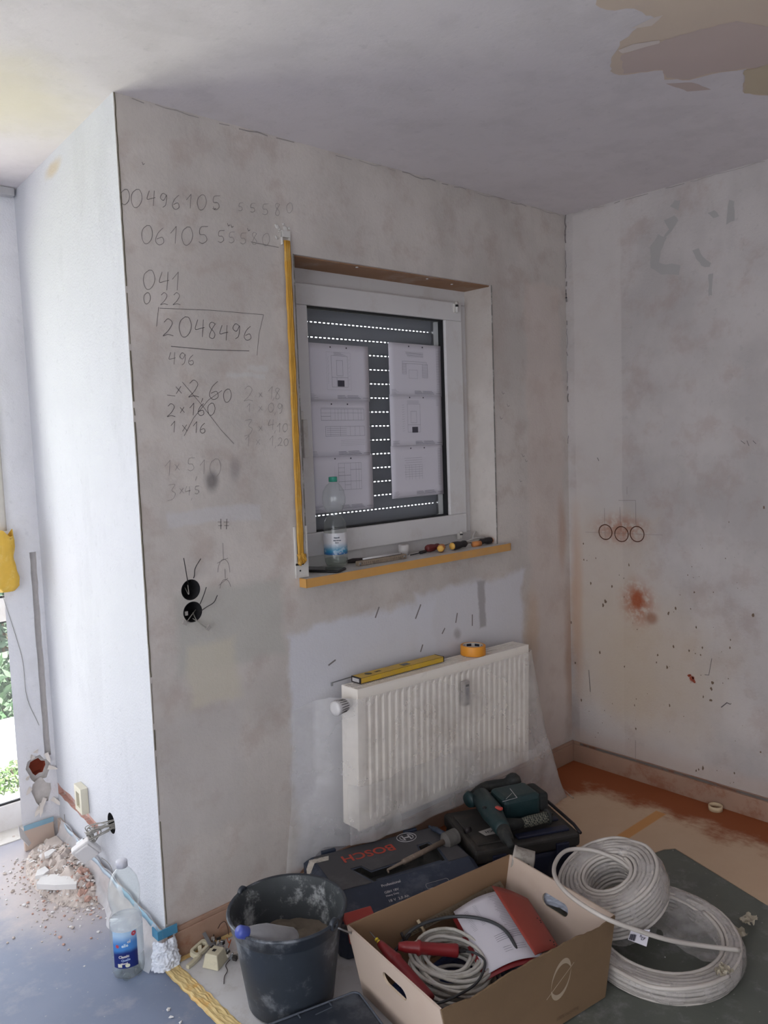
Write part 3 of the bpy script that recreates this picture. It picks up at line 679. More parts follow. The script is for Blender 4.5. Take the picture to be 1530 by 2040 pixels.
# ---- drawings taped to the glass
m_paper = simple('white_paper', (214, 210, 218), .8, vary=.015, scale=3)
m_ink = simple('printed_line', (98, 96, 110), .9, vary=.05); m_inkd = simple('printed_dark', (74, 72, 82), .9, vary=.05)
def paper(x0, z0, tilt, label, kind, yy=.1535):
    """landscape sheet, lower left corner at x0,z0"""
    t = thing('drawing_sheet', label, 'paper', (x0, yy, z0), (0, -tilt, 0), 'plan sheets taped to the window glass')
    w_, h_ = .297, .210; bend = .0015
    b = MB(); b.grid(lambda u, v: (u * w_, -.001 - bend * math.sin(v * math.pi) * math.sin(u * 3.1), v * h_), 10, 8)
    b.build('sheet', m_paper, t, thick=.0004)
    L = MB(); Dk = MB(); wy = -.0036
    def ln(a, c, wd=.0007, m=L): m.ribbon([(a[0] * w_, wy, a[1] * h_), (c[0] * w_, wy, c[1] * h_)], wd, (0, -1, 0))
    def rect(a, b_, c, d, wd=.0007, m=L): ln((a, b_), (c, b_), wd, m); ln((c, b_), (c, d), wd, m); ln((c, d), (a, d), wd, m); ln((a, d), (a, b_), wd, m)
    def fill(a, b_, c, d, m=Dk): m.add([(a * w_, wy, b_ * h_), (c * w_, wy, b_ * h_), (c * w_, wy, d * h_), (a * w_, wy, d * h_)], [(0, 1, 2, 3)])
    for hx in (.37, .63):
        Dk.cyl((hx * w_, wy + .0006, .945 * h_), (hx * w_, wy, .945 * h_), .003, n=10)
    for i, (a_, b_) in enumerate(((.46, .58), (.62, .80))):
        for j in range(3): ln((a_, .10 - j * .025), (b_ + .02 * j, .10 - j * .025), .0013)
    for j in range(5): ln((.03, .12 - j * .02), (.03 + random.uniform(.06, .14), .12 - j * .02), .0006)
    ln((.02, .02), (.97, .02), .0004); ln((.88, .06), (.98, .06), .001)
    if kind == 'tower':
        for i in range(4): ln((.42, .86 - i * .015), (.42 + random.uniform(.1, .2), .86 - i * .015), .0006)
        rect(.38, .25, .64, .80); rect(.46, .45, .56, .72); ln((.38, .42), (.64, .42)); ln((.46, .25), (.46, .42)); fill(.47, .26, .58, .37); rect(.30, .20, .69, .86, .0003)
        for j in range(7): ln((.32, .3 + j * .07), (.33, .36 + j * .07), .0004); ln((.66, .3 + j * .07), (.67, .33 + j * .07), .0004)
    elif kind == 'front':
        rect(.20, .66, .90, .86); 
        for x in (.35, .42, .47, .52, .58, .63, .72, .80, .85): ln((x, .66), (x, .86), .0005)
        ln((.20, .73), (.35, .73)); ln((.20, .79), (.88, .79), .0005); ln((.2, .88), (.9, .88), .0004)
        rect(.26, .38, .90, .55); 
        for x in (.34, .50, .66, .74, .82): ln((x, .38), (x, .55), .0005)
        for j in range(4): ln((.28, .41 + j * .035), (.60, .41 + j * .035), .0006)
        for j in range(4): ln((.5, .30 - j * .03), (.9, .31 - j * .03), .0003)
    elif kind == 'plan':
        rect(.42, .38, .80, .86, .0007)
        for x in (.52, .62, .71, .76): ln((x, .38), (x, .86), .0006)
        ln((.42, .64), (.62, .64), .001); ln((.62, .74), (.80, .74), .001); ln((.42, .53), (.80, .53), .0008); ln((.52, .47), (.62, .47)); ln((.42, .7), (.52, .7)); ln((.42, .78), (.52, .78)); ln((.36, .4), (.36, .8), .0003)
    elif kind == 'kitchen':
        for j in range(5): ln((.30 + j * .01, .84 - j * .022), (.64, .84 - j * .022 - .005), .001 if j % 2 else .0005)
        rect(.24, .62, .70, .66); rect(.24, .42, .31, .62); rect(.62, .36, .72, .62); rect(.36, .34, .52, .50, .0005)
        for j in range(8): ln((.24, .44 + j * .022), (.31, .45 + j * .022), .0006); ln((.62, .38 + j * .03), (.72, .39 + j * .03), .0007)
        rect(.90, .10, .95, .96, .0005); 
        for j in range(16): ln((.90, .14 + j * .05), (.95, .14 + j * .05), .0004)
    elif kind == 'tower2':
        rect(.32, .28, .56, .82); rect(.38, .46, .49, .68); ln((.32, .42), (.56, .42)); fill(.40, .27, .51, .38)
        for j in range(12): ln((.22, .3 + j * .045), (.26, .31 + j * .045), .0005)
        for j in range(3): ln((.32, .84 + j * .02), (.54, .84 + j * .02), .0005)
        for j in range(5): ln((.88, .8 + j * .03), (.93, .8 + j * .03), .0006)
    else:
        for j in range(9): ln((.24 + .01 * (j % 3), .76 - j * .045), (.58, .76 - j * .045), .0006)
        for x in (.26, .33, .38, .45, .52, .58): ln((x, .34), (x, .62), .0005)
        rect(.90, .20, .95, .92, .0005)
        for j in range(14): ln((.90, .22 + j * .05), (.95, .22 + j * .05), .0004)
    L.build('printed_lines', m_ink, t); Dk.build('printed_marks', m_inkd, t)
paper(.742, 1.714, -.004, 'drawing sheet with tall cabinet and dark square, topmost in the left row on the glass', 'tower')
paper(.738, 1.505, -.004, 'drawing sheet with two long cabinet fronts, middle of the left row on the glass', 'front', .1545)
paper(.742, 1.303, -.012, 'drawing sheet with grid floor plan, lowest in the left row behind the bottle', 'plan')
paper(1.146, 1.737, -.004, 'drawing sheet with kitchen plan in plan view, topmost in the right row on the glass', 'kitchen')
paper(1.144, 1.533, -.002, 'drawing sheet with dark square and side dimensions, middle of the right row on the glass', 'tower2', .1545)
paper(1.140, 1.328, -.002, 'drawing sheet with dense small table, lowest in the right row on the glass', 'table')

# ================================================================== things on the sill
SZ = OZ0 + .0022
m_pet = clear('clear_bottle_plastic', (.96, .985, .975), haze=.05, haze_col=(.8, .84, .84), rough=.12, gloss=1.3, bump=.15, nscale=14)
def bottle_profile(kind):
    if kind == 'water':
        return [(.030, .006), (.040, .010), (.0435, .022), (.0440, .040), (.0430, .060), (.0440, .080), (.0440, .150), (.0435, .170), (.036, .187), (.0355, .195), (.0400, .212), (.0432, .235), (.0425, .258), (.0370, .282), (.0250, .303), (.0160, .314), (.0145, .318), (.0145, .332)]
    return [(.030, .004), (.040, .008), (.0425, .020), (.0425, .040), (.042, .120), (.0415, .150), (.038, .168), (.026, .188), (.0255, .196), (.032, .212), (.0420, .235), (.0425, .255), (.0380, .280), (.0270, .298), (.0160, .308), (.0140, .312), (.0140, .326)]
def petal(r, z, a): return r * (1 - .07 * max(0, 1 - z / .03) * (1 + math.cos(a * 5)) / 1)
def bottle(name, label, cat, loc, kind, capm, rz=0):
    t = thing(name, label, cat, loc, (0, 0, rz))
    b = MB(); pr = bottle_profile(kind); b.lathe(pr, 48, cap0=True, fn=petal)
    if kind == 'water':
        b2_ = MB()
        for k in range(5):
            a = k * 2 * math.pi / 5 + .3; b.ico((.028 * math.cos(a), .028 * math.sin(a), .011), .0115, 2, smooth=True)
    b.build('bottle_body', m_pet, t)
    b = MB(); z = pr[-1][1] - .014
    b.lathe([(0.0, z + .018), (.0145, z + .018), (.0155, z + .016), (.0155, z), (.0150, z)], 40, fn=lambda r, zz, a: r * (1 + (.02 * math.cos(a * 30) if r > .015 else 0)), cap0=False)
    b.build('cap', capm, t); return t
def band(parent, name, r, z0, z1, a0, a1, mat, nz=6, zf=None):
    b = MB()
    def g(u, v):
        a = a0 + (a1 - a0) * u; z = z0 + (z1 - z0) * v
        if zf: z = zf(u, v, z)
        return (r * math.cos(a), r * math.sin(a), z)
    b.grid(g, 36, nz); return b.build(name, mat, parent)
def wraptext(parent, name, s_, size, r, ang, z, mat, slant=0.0):
    vs, fs = text(s_, size, .0004)
    b = MB(); b.add([(r * math.cos(ang + x / r), r * math.sin(ang + x / r), z + y + x * slant) for x, y, _ in vs], fs); return b.build(name, mat, parent)

# bottle on the sill (view direction from the bottle to the camera is about -128 degrees)
n = NT('sill_bottle_label'); X = n.xyz()
col = n.mix(n.smooth(X[2], .060, .098), lin((44, 138, 176)), lin((214, 212, 214)))
col = n.mix(n.smooth(X[2], .052, .064), lin((40, 96, 150)), col); col = n.mix(n.M('MULTIPLY', n.smooth(n.noise(60, 5).outputs['Fac'], .56, .6), .35), col, lin((230, 240, 244)))
n.color(col).rough(.35); m_lab2 = n.m
sb = bottle('water_bottle', 'clear water bottle with green cap and blue white label on the sill', 'bottle', (.786, .082, SZ), 'sill', simple('green_cap', (52, 150, 128), .4))
CA = math.radians(-128)
band(sb, 'label', .0432, .050, .128, CA - 1.9, CA + 1.55, m_lab2)
for s_, sz, dz, da in (('1,5 l', .007, .056, .35), ('Naturell', .006, .112, .1), ('Mineralwasser', .005, .102, .15), ('Zutaten', .004, .094, .1)):
    wraptext(sb, 'label_print', s_, sz, .0436, CA + da, dz, simple('label_print_dark', (60, 70, 84), .6) if dz > .06 else m_pvc)
wt = MB(); wt.lathe([(.029, .006), (.039, .010), (.0415, .022), (.0418, .032), (.0, .032)], 40, cap0=True, fn=petal)
wt.build('water', clear('water', (.9, .95, .9), haze=.04, rough=.02), sb)

ph = thing('smartphone', 'black smartphone lying flat at the left end of the sill', 'phone', (.700, .050, SZ + .0045), (0, 0, math.atan2(-.89, .46)))
b = MB(); b.box((0, 0, 0), (.150, .074, .0085)); b.build('phone_body', simple('black_phone', (22, 22, 25), .35), ph, bevel=.004, seg=3)
b = MB(); b.box((0, 0, .0045), (.143, .068, .0006)); b.build('screen', simple('phone_screen', (40, 36, 36), .12), ph)

m_rule = simple('folding_rule_wood', (150, 134, 116), .7, vary=.25, scale=60, dirt=(96, 84, 72), dirt_amt=.7, dirt_scale=60)
fr = thing('folding_rule', 'worn beige folding rule folded up on the sill, pencil on top', 'folding rule', (.960, .030, SZ), (0, 0, -.02))
for i in range(6):
    b = MB(); b.box((.004 * (i % 2), -.0085 + .0033 * i, .0085), (.238, .0030, .017)); b.build('segment', m_rule, fr, bevel=.001)
b = MB()
for i in range(22): b.box((-.11 + i * .010, -.0103, .009 if i % 5 else .007), (.0008, .0004, .007 if i % 5 else .012))
b.build('scale_marks', simple('rule_ink', (60, 50, 44), .8), fr)
b = MB()
for x in (-.11, .11): b.cyl((x, -.0115, .0085), (x, .0095, .0085), .0045, n=14)
b.build('hinge_rivet', m_alu, fr)
pc = thing('white_pencil', 'slim white carpenter pencil resting on the folding rule', 'pencil', (0, 0, 0))
a = Vector((.875, .036, SZ + .0215)); c = Vector((1.055, .026, SZ + .0215))
b = MB(); b.tube([a, c], .0038, 6); b.build('shaft', m_pvc, pc)
b = MB(); b.tube([c, c + (c - a).normalized() * .010], [.0038, .001], 6); b.build('tip', m_rule, pc)
kn = thing('cable_knife', 'dark blue and black cutting tool behind the folding rule', 'tool', (.925, .085, SZ), (0, 0, -.22))
b = MB(); b.tube([(-.075, 0, .009), (-.05, 0, .010), (.0, 0, .009), (.04, 0, .008)], [.006, .009, .008, .006], 10); b.build('handle', simple('dark_handle', (44, 34, 34), .6), kn)
b = MB(); b.tube([(.035, 0, .008), (.05, 0, .009), (.10, 0, .008), (.115, 0, .008)], [.004, .007, .007, .003], 10); b.build('blade_cover', simple('navy_cover', (44, 54, 74), .5), kn)
q = at(797, 1104, 'z', SZ)
tr = thing('small_tape_roll', 'small white roll standing upright on the sill beside the folding rule', 'tape roll', (q.x, min(q.y, .10), SZ))
b = MB(); b.lathe([(.012, 0), (.021, 0), (.021, .040), (.012, .040)], 36, closed=True); b.build('roll', m_pvc, tr)
b = MB(); b.lathe([(.0085, .0005), (.0115, .0005), (.0115, .039), (.0085, .039)], 24, closed=True); b.build('core', m_rule, tr)

# screwdrivers in a loose heap
m_dr = simple('dark_red_grip', (104, 36, 34), .5, vary=.2, scale=60); m_blk = simple('black_grip', (36, 30, 32), .6, vary=.2, scale=60)
m_org = simple('orange_grip', (206, 132, 72), .55, vary=.12, scale=50); m_yel = simple('yellow_grip_end', (222, 172, 82), .5, vary=.1, scale=60); m_steel = simple('steel', (150, 148, 146), .35, .9, vary=.15, scale=50)
def driver(label, end, direction, grip, endm, L=.095, shaft=.09, r=.0155, z=None):
    z = z or (SZ + r + .0005)
    d = Vector((*direction, 0)).normalized(); M = frame_to((end[0], end[1], z), Vector((end[0], end[1], z)) + d)
    t = thing('screwdriver', label, 'screwdriver', M.to_translation(), M.to_euler(), 'screwdrivers on the right half of the sill')
    b = MB(); b.lathe([(r * .86, .006), (r, .016), (r * .96, L * .45), (r * .72, L * .68), (r * .88, L * .86), (r * .5, L)], 24, cap1=True, fn=lambda q, zz, a: q * (1 + .05 * math.cos(6 * a))); b.build('grip', grip, t)
    b = MB(); b.lathe([(0, 0), (r * .7, .0005), (r * .86, .004), (r * .86, .0075)], 24); b.build('grip_end', endm, t)
    b = MB(); b.tube([(0, 0, L), (0, 0, L + shaft)], .0028, 8); b.add([(-.004, -.0008, L + shaft - .006), (.004, -.0008, L + shaft - .006), (.004, .0008, L + shaft - .006), (-.004, .0008, L + shaft - .006), (-.003, -.0003, L + shaft + .006), (.003, -.0003, L + shaft + .006), (.003, .0003, L + shaft + .006), (-.003, .0003, L + shaft + .006)], [(0, 1, 5, 4), (1, 2, 6, 5), (2, 3, 7, 6), (3, 0, 4, 7), (4, 5, 6, 7)])
    b.build('shaft', m_steel, t)
driver('dark red screwdriver with black end, leftmost of the heap on the sill', (1.235, .062), (1, .12), m_dr, m_dr, .085, .05)
driver('screwdriver with round orange end pointing at the room', (1.262, .012), (.75, .55), m_org, m_yel, .06, .03)
driver('dark screwdriver with yellow end in the middle of the heap', (1.335, .020), (1, .12), m_blk, m_yel, .105, .03, .0165)
driver('black screwdriver with orange collar nearest the right reveal', (1.590, .022), (-1, .05), m_blk, m_org, .075, .05, .0145)
b = MB(); b.tube([(1.130, .048, SZ + .004), (1.19, .055, SZ + .005)], .0022, 8); b.tube([(1.19, .055, SZ + .006), (1.225, .058, SZ + .007)], .006, 12)
tag(b.build('nut_driver', m_blk), 'thin black tipped bit lying left of the screwdriver heap', 'tool bit')
b = MB(); b.tube([(1.468, .022, SZ + .010), (1.510, .018, SZ + .010)], .0115, 16); tag(b.build('grip_sleeve', m_org), 'orange brown sleeve between the screwdrivers on the sill', 'tool handle')
for i, (p, q_, lb) in enumerate((((1.33, .085, SZ + .006), (1.45, .115, SZ + .012), 'bent white cable tie lying behind the screwdriver heap'), ((1.46, .055, SZ + .018), (1.585, .06, SZ + .024), 'white plastic strip laid across the right screwdriver'), ((1.53, .085, SZ + .006), (1.59, .115, SZ + .045), 'short white strip leaning up in the corner of the reveal'))):
    b = MB(); p = Vector(p); q_ = Vector(q_); mid = p.lerp(q_, .5) + Vector((0, 0, .006)); b.tube(spline([p, mid, q_], 6), .0038, 6); tag(b.build('plastic_strip', m_pvc2), lb, 'plastic strip')
# ================================================================== sockets with bare wires in the back wall
m_wire = simple('black_wire', (46, 42, 42), .6); m_wireg = simple('grey_wire', (150, 146, 138), .6)
def wire(m, pts, r=.0014, n=6): m.tube(spline(pts, 6), r, n); return m
def pw(u, v, y): p = at(u, v, 'y', y); return (p.x, y, p.z)
so = thing('flush_socket_box', 'empty round flush socket box with two bare wires, upper of the pair', 'socket box', (s1.x, 0, s1.z))
b = MB(); b.lathe([(.0318, -.05), (.0318, .0005), (.0300, .0005), (.0300, -.048), (0, -.048)], 36, M=Matrix.Rotation(math.radians(90), 4, 'X')); b.build('box_shell', m_dark, so)
o_ = Vector((s1.x, 0, s1.z))
for L in ([(366, 1112, -.03), (370, 1135, -.02), (373, 1153, -.006), (376, 1170, .03)], [(400, 1113, -.03), (389, 1132, -.02), (387, 1148, -.008), (380, 1160, .03)]):
    b = MB(); wire(b, [Vector(pw(*q)) - o_ for q in L]); b.build('wire', m_wire, so)
b = MB(); wire(b, [Vector(pw(*q)) - o_ for q in [(368, 1170, .03), (376, 1184, .004), (374, 1165, .01)]]); b.build('wire', m_wireg, so)
so = thing('flush_socket_box', 'round flush socket box with wires and terminal clamps, lower of the pair', 'socket box', (s2.x, 0, s2.z))
b = MB(); b.lathe([(.0318, -.05), (.0318, .0005), (.0300, .0005), (.0300, -.048), (0, -.048)], 36, M=Matrix.Rotation(math.radians(90), 4, 'X')); b.build('box_shell', m_dark, so)
o_ = Vector((s2.x, 0, s2.z))
for L, mm in (([(411, 1170, -.03), (406, 1185, -.02), (400, 1200, -.006), (394, 1212, .03)], m_wire), ([(433, 1186, -.03), (426, 1200, -.022), (412, 1209, -.012), (402, 1216, -.004), (394, 1222, .03)], m_wire),
              ([(390, 1214, .03), (382, 1225, .0), (374, 1236, -.012), (370, 1242, -.02)], m_wireg), ([(384, 1220, .03), (392, 1236, -.006), (402, 1244, -.016), (411, 1250, -.02)], m_wireg), ([(384, 1232, .01), (396, 1240, -.010), (400, 1244, -.016), (412, 1253, -.022)], m_wireg)):
    b = MB(); wire(b, [Vector(pw(*q)) - o_ for q in L]); b.build('wire', mm, so)
m_clamp = simple('clear_clamp', (164, 158, 152), .35)
for u, v, y, a in ((415, 1251, -.022, -.7), (368, 1241, -.018, .5)):
    q = Vector(pw(u, v, y)) - o_; b = MB(); b.box((0, 0, 0), (.016, .008, .012), M=Matrix.Translation(q) @ Matrix.Rotation(a, 4, 'Y')); b.build('terminal_clamp', m_clamp, so, bevel=.001)
q = Vector(pw(371, 1222, .005)) - o_; b = MB(); b.box(q, (.010, .006, .013)); b.build('terminal_clamp', m_clamp, so, bevel=.001)

# ================================================================== radiator
m_rad = simple('radiator_enamel', (244, 236, 225), .35, vary=.02, scale=3, dirt=(188, 174, 160), dirt_amt=.45, dirt_scale=5)
rt = math.atan2(.031, .944)
rad = thing('radiator', 'white ribbed panel radiator under the window behind plastic film', 'radiator', (.671, -.045, .215), (0, rt, 0))
RL, RH, RD = .945, .500, .085
b = MB(); NP = 28; ww = RL - .05; prof = []
for i in range(NP):
    x = .025 + ww * i / NP; p_ = ww / NP
    prof += [(x, 0), (x + p_ * .30, 0), (x + p_ * .45, -.007), (x + p_ * .85, -.007)]
prof.append((.025 + ww, 0))
zs = [(.022, 0), (.040, 1), (RH - .055, 1), (RH - .037, 0)]
vs = []
for z, k in zs:
    for x, y in prof: vs.append((x, -RD - y * k * -1 if False else -RD + (-y) * k * 1.0, z))
m_ = len(prof); b.add(vs, [(j * m_ + i, j * m_ + i + 1, (j + 1) * m_ + i + 1, (j + 1) * m_ + i) for j in range(3) for i in range(m_ - 1)], 0, False)
b.b2((0, -RD, .022), (.025, -RD + .010, RH - .037)); b.b2((.025 + ww, -RD, .022), (RL, -RD + .010, RH - .037)); b.b2((0, -RD, RH - .037), (RL, -RD + .010, RH - .004)); b.b2((0, -RD, 0), (RL, -RD + .010, .022))
b.build('front_panel', m_rad, rad)
b = MB(); b.b2((.003, -.010, 0), (RL - .003, -.001, RH - .01)); b.build('rear_panel', m_rad, rad)
b = MB(); b.b2((.004, -RD + .014, .03), (RL - .004, -.014, RH - .022)); b.build('dark_core', simple('dark_core_grey', (92, 82, 74), .8, vary=.2), rad)  # dark core added so the gaps under the grille look shaded
for x in (0, RL - .0015):
    b = MB(); b.b2((x - .001 if x < .1 else x + .0003, -RD + .001, .004), (x + .0015 if x < .1 else x + .003, .001, RH - .001)); b.build('side_panel', m_rad, rad)
b = MB()
b.b2((0, -RD, RH - .0038), (RL, -RD + .012, RH)); b.b2((0, -.010, RH - .0038), (RL, 0, RH))
NB = 90
for i in range(NB + 1):
    x = .004 + (RL - .008) * i / NB; b.box((x, -RD / 2, RH - .002), (.0034, RD - .012, .0035))
for yy in (-RD * .36, -RD * .62): b.b2((0, yy - .003, RH - .004), (RL, yy + .003, RH))
b.build('top_grille', m_rad, rad)
# thermostat valve
b = MB(); b.tube([(-.028, -.040, RH - .055), (.004, -.040, RH - .055)], .010, 16); b.tube([(-.030, -.040, RH - .055), (-.030, -.0, RH - .055)], .009, 14); b.build('valve_body', simple('nickel_valve', (140, 118, 108), .4, .6, dirt=(190, 170, 160), dirt_amt=.7, dirt_scale=60), rad)
th = MB(); Mt = Matrix.Translation((-.026, -.062, RH - .050)) @ Matrix.Rotation(math.radians(-90), 4, 'Y') @ Matrix.Rotation(math.radians(8), 4, 'X')
th.lathe([(.017, 0), (.020, .010), (.021, .030), (.0235, .045), (.0255, .060), (.0235, .066), (.012, .069), (0, .069)], 40, M=Mt, fn=lambda r, z, a: r * (1 + (.035 * math.cos(a * 16) if .008 < z < .062 else 0)))
kn_ = th.build('thermostat_head', m_pvc, rad)
gr = MB()
for k in range(16):
    a_ = math.pi * 2 * k / 16 + math.pi / 16
    gr.tube([Mt @ Vector((.0212 * math.cos(a_), .0212 * math.sin(a_), .016)), Mt @ Vector((.0236 * math.cos(a_), .0236 * math.sin(a_), .052))], .0013, 5)
gr.build('grip_slots', simple('slot_shadow_grey', (96, 92, 90), .8), kn_)
# heat meter
hm = MB(); hm.b2((.512, -RD - .028, RH - .165), (.545, -RD - .006, RH - .070)); o = hm.build('heat_meter', simple('meter_plastic', (168, 160, 154), .5), rad, bevel=.004, seg=3)
b = MB(); b.b2((.520, -RD - .0288, RH - .090), (.537, -RD - .0278, RH - .082)); b.b2((.521, -RD - .0288, RH - .140), (.536, -RD - .0278, RH - .095), mi=1); b.b2((.527, -RD - .0288, RH - .160), (.535, -RD - .0278, RH - .157)); b.build('meter_display', [m_black, simple('display_grey', (140, 136, 138), .4)], o)
# hanger and pipe
b = MB(); b.obox((-.03, .02, RH + .008), (.09, .024, RH + .012), .004, .003); b.box((-.030, .018, RH + .004), (.006, .006, .012)); b.build('wall_bracket', m_alu, rad)

# ---- clear film draped over the radiator
m_film = clear('dust_sheet_film', (.97, .97, .97), haze=.27, haze_col=(.93, .91, .90), rough=.22, haze_noise=.28, gloss=1.3, nscale=4, bump=.18)
film = MB(); NU, NV = 150, 46
def lerp_path(path, s_):
    tot = [0]
    for a_, b_ in zip(path, path[1:]): tot.append(tot[-1] + (Vector(b_) - Vector(a_)).length)
    d_ = s_ * tot[-1]
    for i in range(len(path) - 1):
        if d_ <= tot[i + 1] + 1e-9: return Vector(path[i]).lerp(Vector(path[i + 1]), (d_ - tot[i]) / (tot[i + 1] - tot[i]))
    return Vector(path[-1])
top = [(.500, -.004), (.580, -.020), (.650, -.115), (.668, -.150), (.72, -.155), (1.60, -.155), (1.640, -.140), (1.68, -.02), (1.70, -.004)]
bot = [(.440, -.006), (.500, -.030), (.57, -.060), (.64, -.115), (.72, -.145), (1.62, -.215), (1.76, -.215), (1.84, -.10), (1.90, -.02)]
def filmf(u, v):
    a_ = lerp_path(top, u); b_ = lerp_path(bot, u); p = a_.lerp(b_, v ** 1.5)
    e = min(1.0, u * 12, (1 - u) * 12)
    if u > .72: p.y -= .05 * math.sin(min(1, (v)) * math.pi) * (u - .72) * 1.5
    zt_ = .690 - .030 * (p.x - .67)
    if u < .10: zt_ = .66 + u * .3
    if p.x > 1.66: zt_ = .66 - (p.x - 1.66) * 2.0
    zb_ = .172 if p.x < 1.16 else max(.006, .172 - (p.x - 1.16) * .60)
    if p.x < .56: zb_ = .172 - (.56 - p.x) * 1.0
    fold = .004 * math.sin(p.x * 21 + v * 9) * v + .012 * fn3(p.x * 5, v * 2.2, 0) * (.3 + v) + .003 * fn3(p.x * 16 - v * 8, v * 5, 3)
    p.y -= abs(fold) * e * 1.6
    z = zt_ + (zb_ - zt_) * v
    return (p.x + .012 * fn3(p.x * 6, v * 3, 8) * v, min(p.y, -.003), z)
film.grid(filmf, NU, NV)
fo_ = film.build('plastic_film', m_film); tag(fo_, 'clear plastic dust film draped down the front of the radiator', 'plastic film')
b = MB()
def fold2(u, v):
    p = filmf(.14 + .80 * u, .58 + .42 * v + .05 * fn3(u * 7, 0, 3) * (1 - v)); e_ = 1 + 3 * max(0, fn3(u * 11, v * 2, 9))
    return (p[0], p[1] - .006 * e_ * (1 if p[0] > .60 else .5), p[2])
b.grid(fold2, 140, 22); b.build('gathered_fold', m_film, fo_)
b = MB(); a_ = Vector((1.80, -.125, .012))
b.tube(spline([(1.80, -.10, .05), (1.80, -.125, .012), (1.80, -.17, .006), (1.78, -.215, .006), (1.765, -.25, .005)], 6), [.010 - .007 * i / 24 for i in range(25)], 6)
tag(b.build('film_tail', m_film), 'twisted end of plastic film lying on the orange dusty floor', 'plastic film')

# ---- spirit level and tape roll on the radiator
def ontop(x): return .7165 - math.tan(rt) * (x - .671)
m_ly = simple('yellow_level', (212, 172, 52), .45, vary=.08, scale=12, dirt=(188, 150, 90), dirt_amt=.5, dirt_scale=18)
p0 = Vector((.732, -.068, 0)); p1 = Vector((1.165, -.060, 0)); ang = math.atan2(p1.y - p0.y, p1.x - p0.x); LL = (p1 - p0).length
lv = thing('spirit_level', 'yellow spirit level lying along the top of the radiator', 'spirit level', (p0.x, p0.y, ontop(p0.x) + .001), (0, rt, ang))
b = MB(); b.b2((.004, -.024, 0), (LL - .004, .024, .021)); b.build('beam', m_ly, lv, bevel=.001)
for x in (0, LL - .004):
    b = MB(); b.b2((x, -.0245, -.0002), (x + .004, .0245, .0213)); b.build('end_cap', m_blk, lv, bevel=.0005)
b = MB(); b.b2((-.0008, -.018, .004), (.0001, .018, .017)); b.build('end_marking', simple('cap_marking', (190, 186, 184), .6, vary=.4, scale=160), lv)
b = MB()
for y in (-.0245, .0243): b.b2((.004, y, .0195), (LL - .004, y + .0003, .0206)); b.b2((.004, y, .0004), (LL - .004, y + .0003, .0015))
b.build('edge_lines', m_blk, lv)
b = MB(); b.lathe([(0, .0003), (.014, .0003)], 24, M=Matrix.Translation((.060, .001, .0212))); b.build('round_logo', simple('logo_dark', (92, 82, 52), .6), lv)
vs, fs = text('BMI', .018, .0006); b = MB(); b.add([(x * -1 + .105, y * -1 + .001, .0216) for x, y, _ in vs], fs); b.build('logo_lettering', m_blk, lv)
b = MB(); b.b2((.225, -.012, .0205), (.262, .012, .0216)); b.build('vial_window', simple('vial', (70, 66, 40), .2), lv)
m_orr = simple('orange_tape_roll', (228, 150, 46), .5, vary=.1, scale=30)
tx = 1.335; tr = thing('masking_tape_roll', 'roll of orange yellow masking tape lying on the radiator', 'tape roll', (tx, -.082, ontop(tx) + .001), (0, rt, 0))
b = MB(); b.lathe([(.0405, 0), (.050, 0), (.0505, .002), (.0505, .036), (.050, .038), (.0405, .038)], 64, closed=True); b.build('tape', m_orr, tr)
b = MB(); b.lathe([(.0385, .0005), (.0404, .0005), (.0404, .0385), (.0385, .0385)], 48, closed=True); b.build('cardboard_core', simple('core_white', (206, 198, 186), .7), tr)
b = MB()
for k in range(7):
    a0 = k * .9; b.grid(lambda u, v: (.0383 * math.cos(a0 + .55 * u), .0383 * math.sin(a0 + .55 * u), .024 + .010 * v), 6, 1)
b.build('core_print', simple('core_print', (40, 44, 60), .7), tr)

# ================================================================== balcony door, strap and bag at the far wall
dr = thing('door_1', None, None, (0, 0, 0), kind='structure')
DY = 1.27; zb, zm0, zm1 = at(38, 1597, 'y', DY).z, at(20, 1236, 'y', DY).z, at(5, 1192, 'y', DY).z
b = MB(); x0, x1 = -1.52, .13
b.b2((x0, DY, 0), (x1, DY + .07, zb)); b.b2((x0, DY, zm0), (x1, DY + .07, zm1)); b.b2((x0, DY, 2.12), (x1, DY + .07, 2.24)); b.b2((x1 - .06, DY, zb), (x1, DY + .07, 2.12)); b.b2((x0, DY, zb), (x0 + .09, DY + .07, 2.12)); b.b2((-.80, DY, zb), (-.68, DY + .07, 2.12))
b.build('door_frame', m_pvc, dr)
b = MB(); b.b2((x0, DY + .01, zb), (x1, DY + .02, zb + .008)); b.b2((x0, DY + .01, zm0 - .008), (x1, DY + .02, zm0)); b.b2((x0, DY + .01, zm1), (x1, DY + .02, zm1 + .008)); b.build('gasket', m_black, dr)
b = MB(); b.b2((x0 + .05, DY + .03, zb - .01), (x1 - .03, DY + .034, 2.13)); b.build('pane', m_glass, dr)
b = MB(); b.b2((x0, DY - .12, -.001), (x1, DY, .004)); b.build('threshold', m_pvc2, dr)
w2 = thing('unseen_window', None, None, (-2.9, -2.1, 0), kind='structure')  # unseen side window, added to light the corner from the left
b = MB()
for yy in (-1.7, -.04, 1.62): b.b2((-.03, yy, .05), (.03, yy + .08, 2.30))
b.b2((-.03, -1.7, .05), (.03, 1.7, .14)); b.b2((-.03, -1.7, 2.21), (.03, 1.7, 2.30)); b.build('window_frame', m_pvc, w2)
b = MB(); b.b2((-.005, -1.7, .10), (.0, 1.7, 2.25)); b.build('pane', m_glass, w2)
ft = thing('balcony_strap', 'pale roller strap hanging beside the balcony door at the far left', 'strap', (0, 0, 0))
b = MB(); xs = at(4, 1000, 'y', D - .02).x
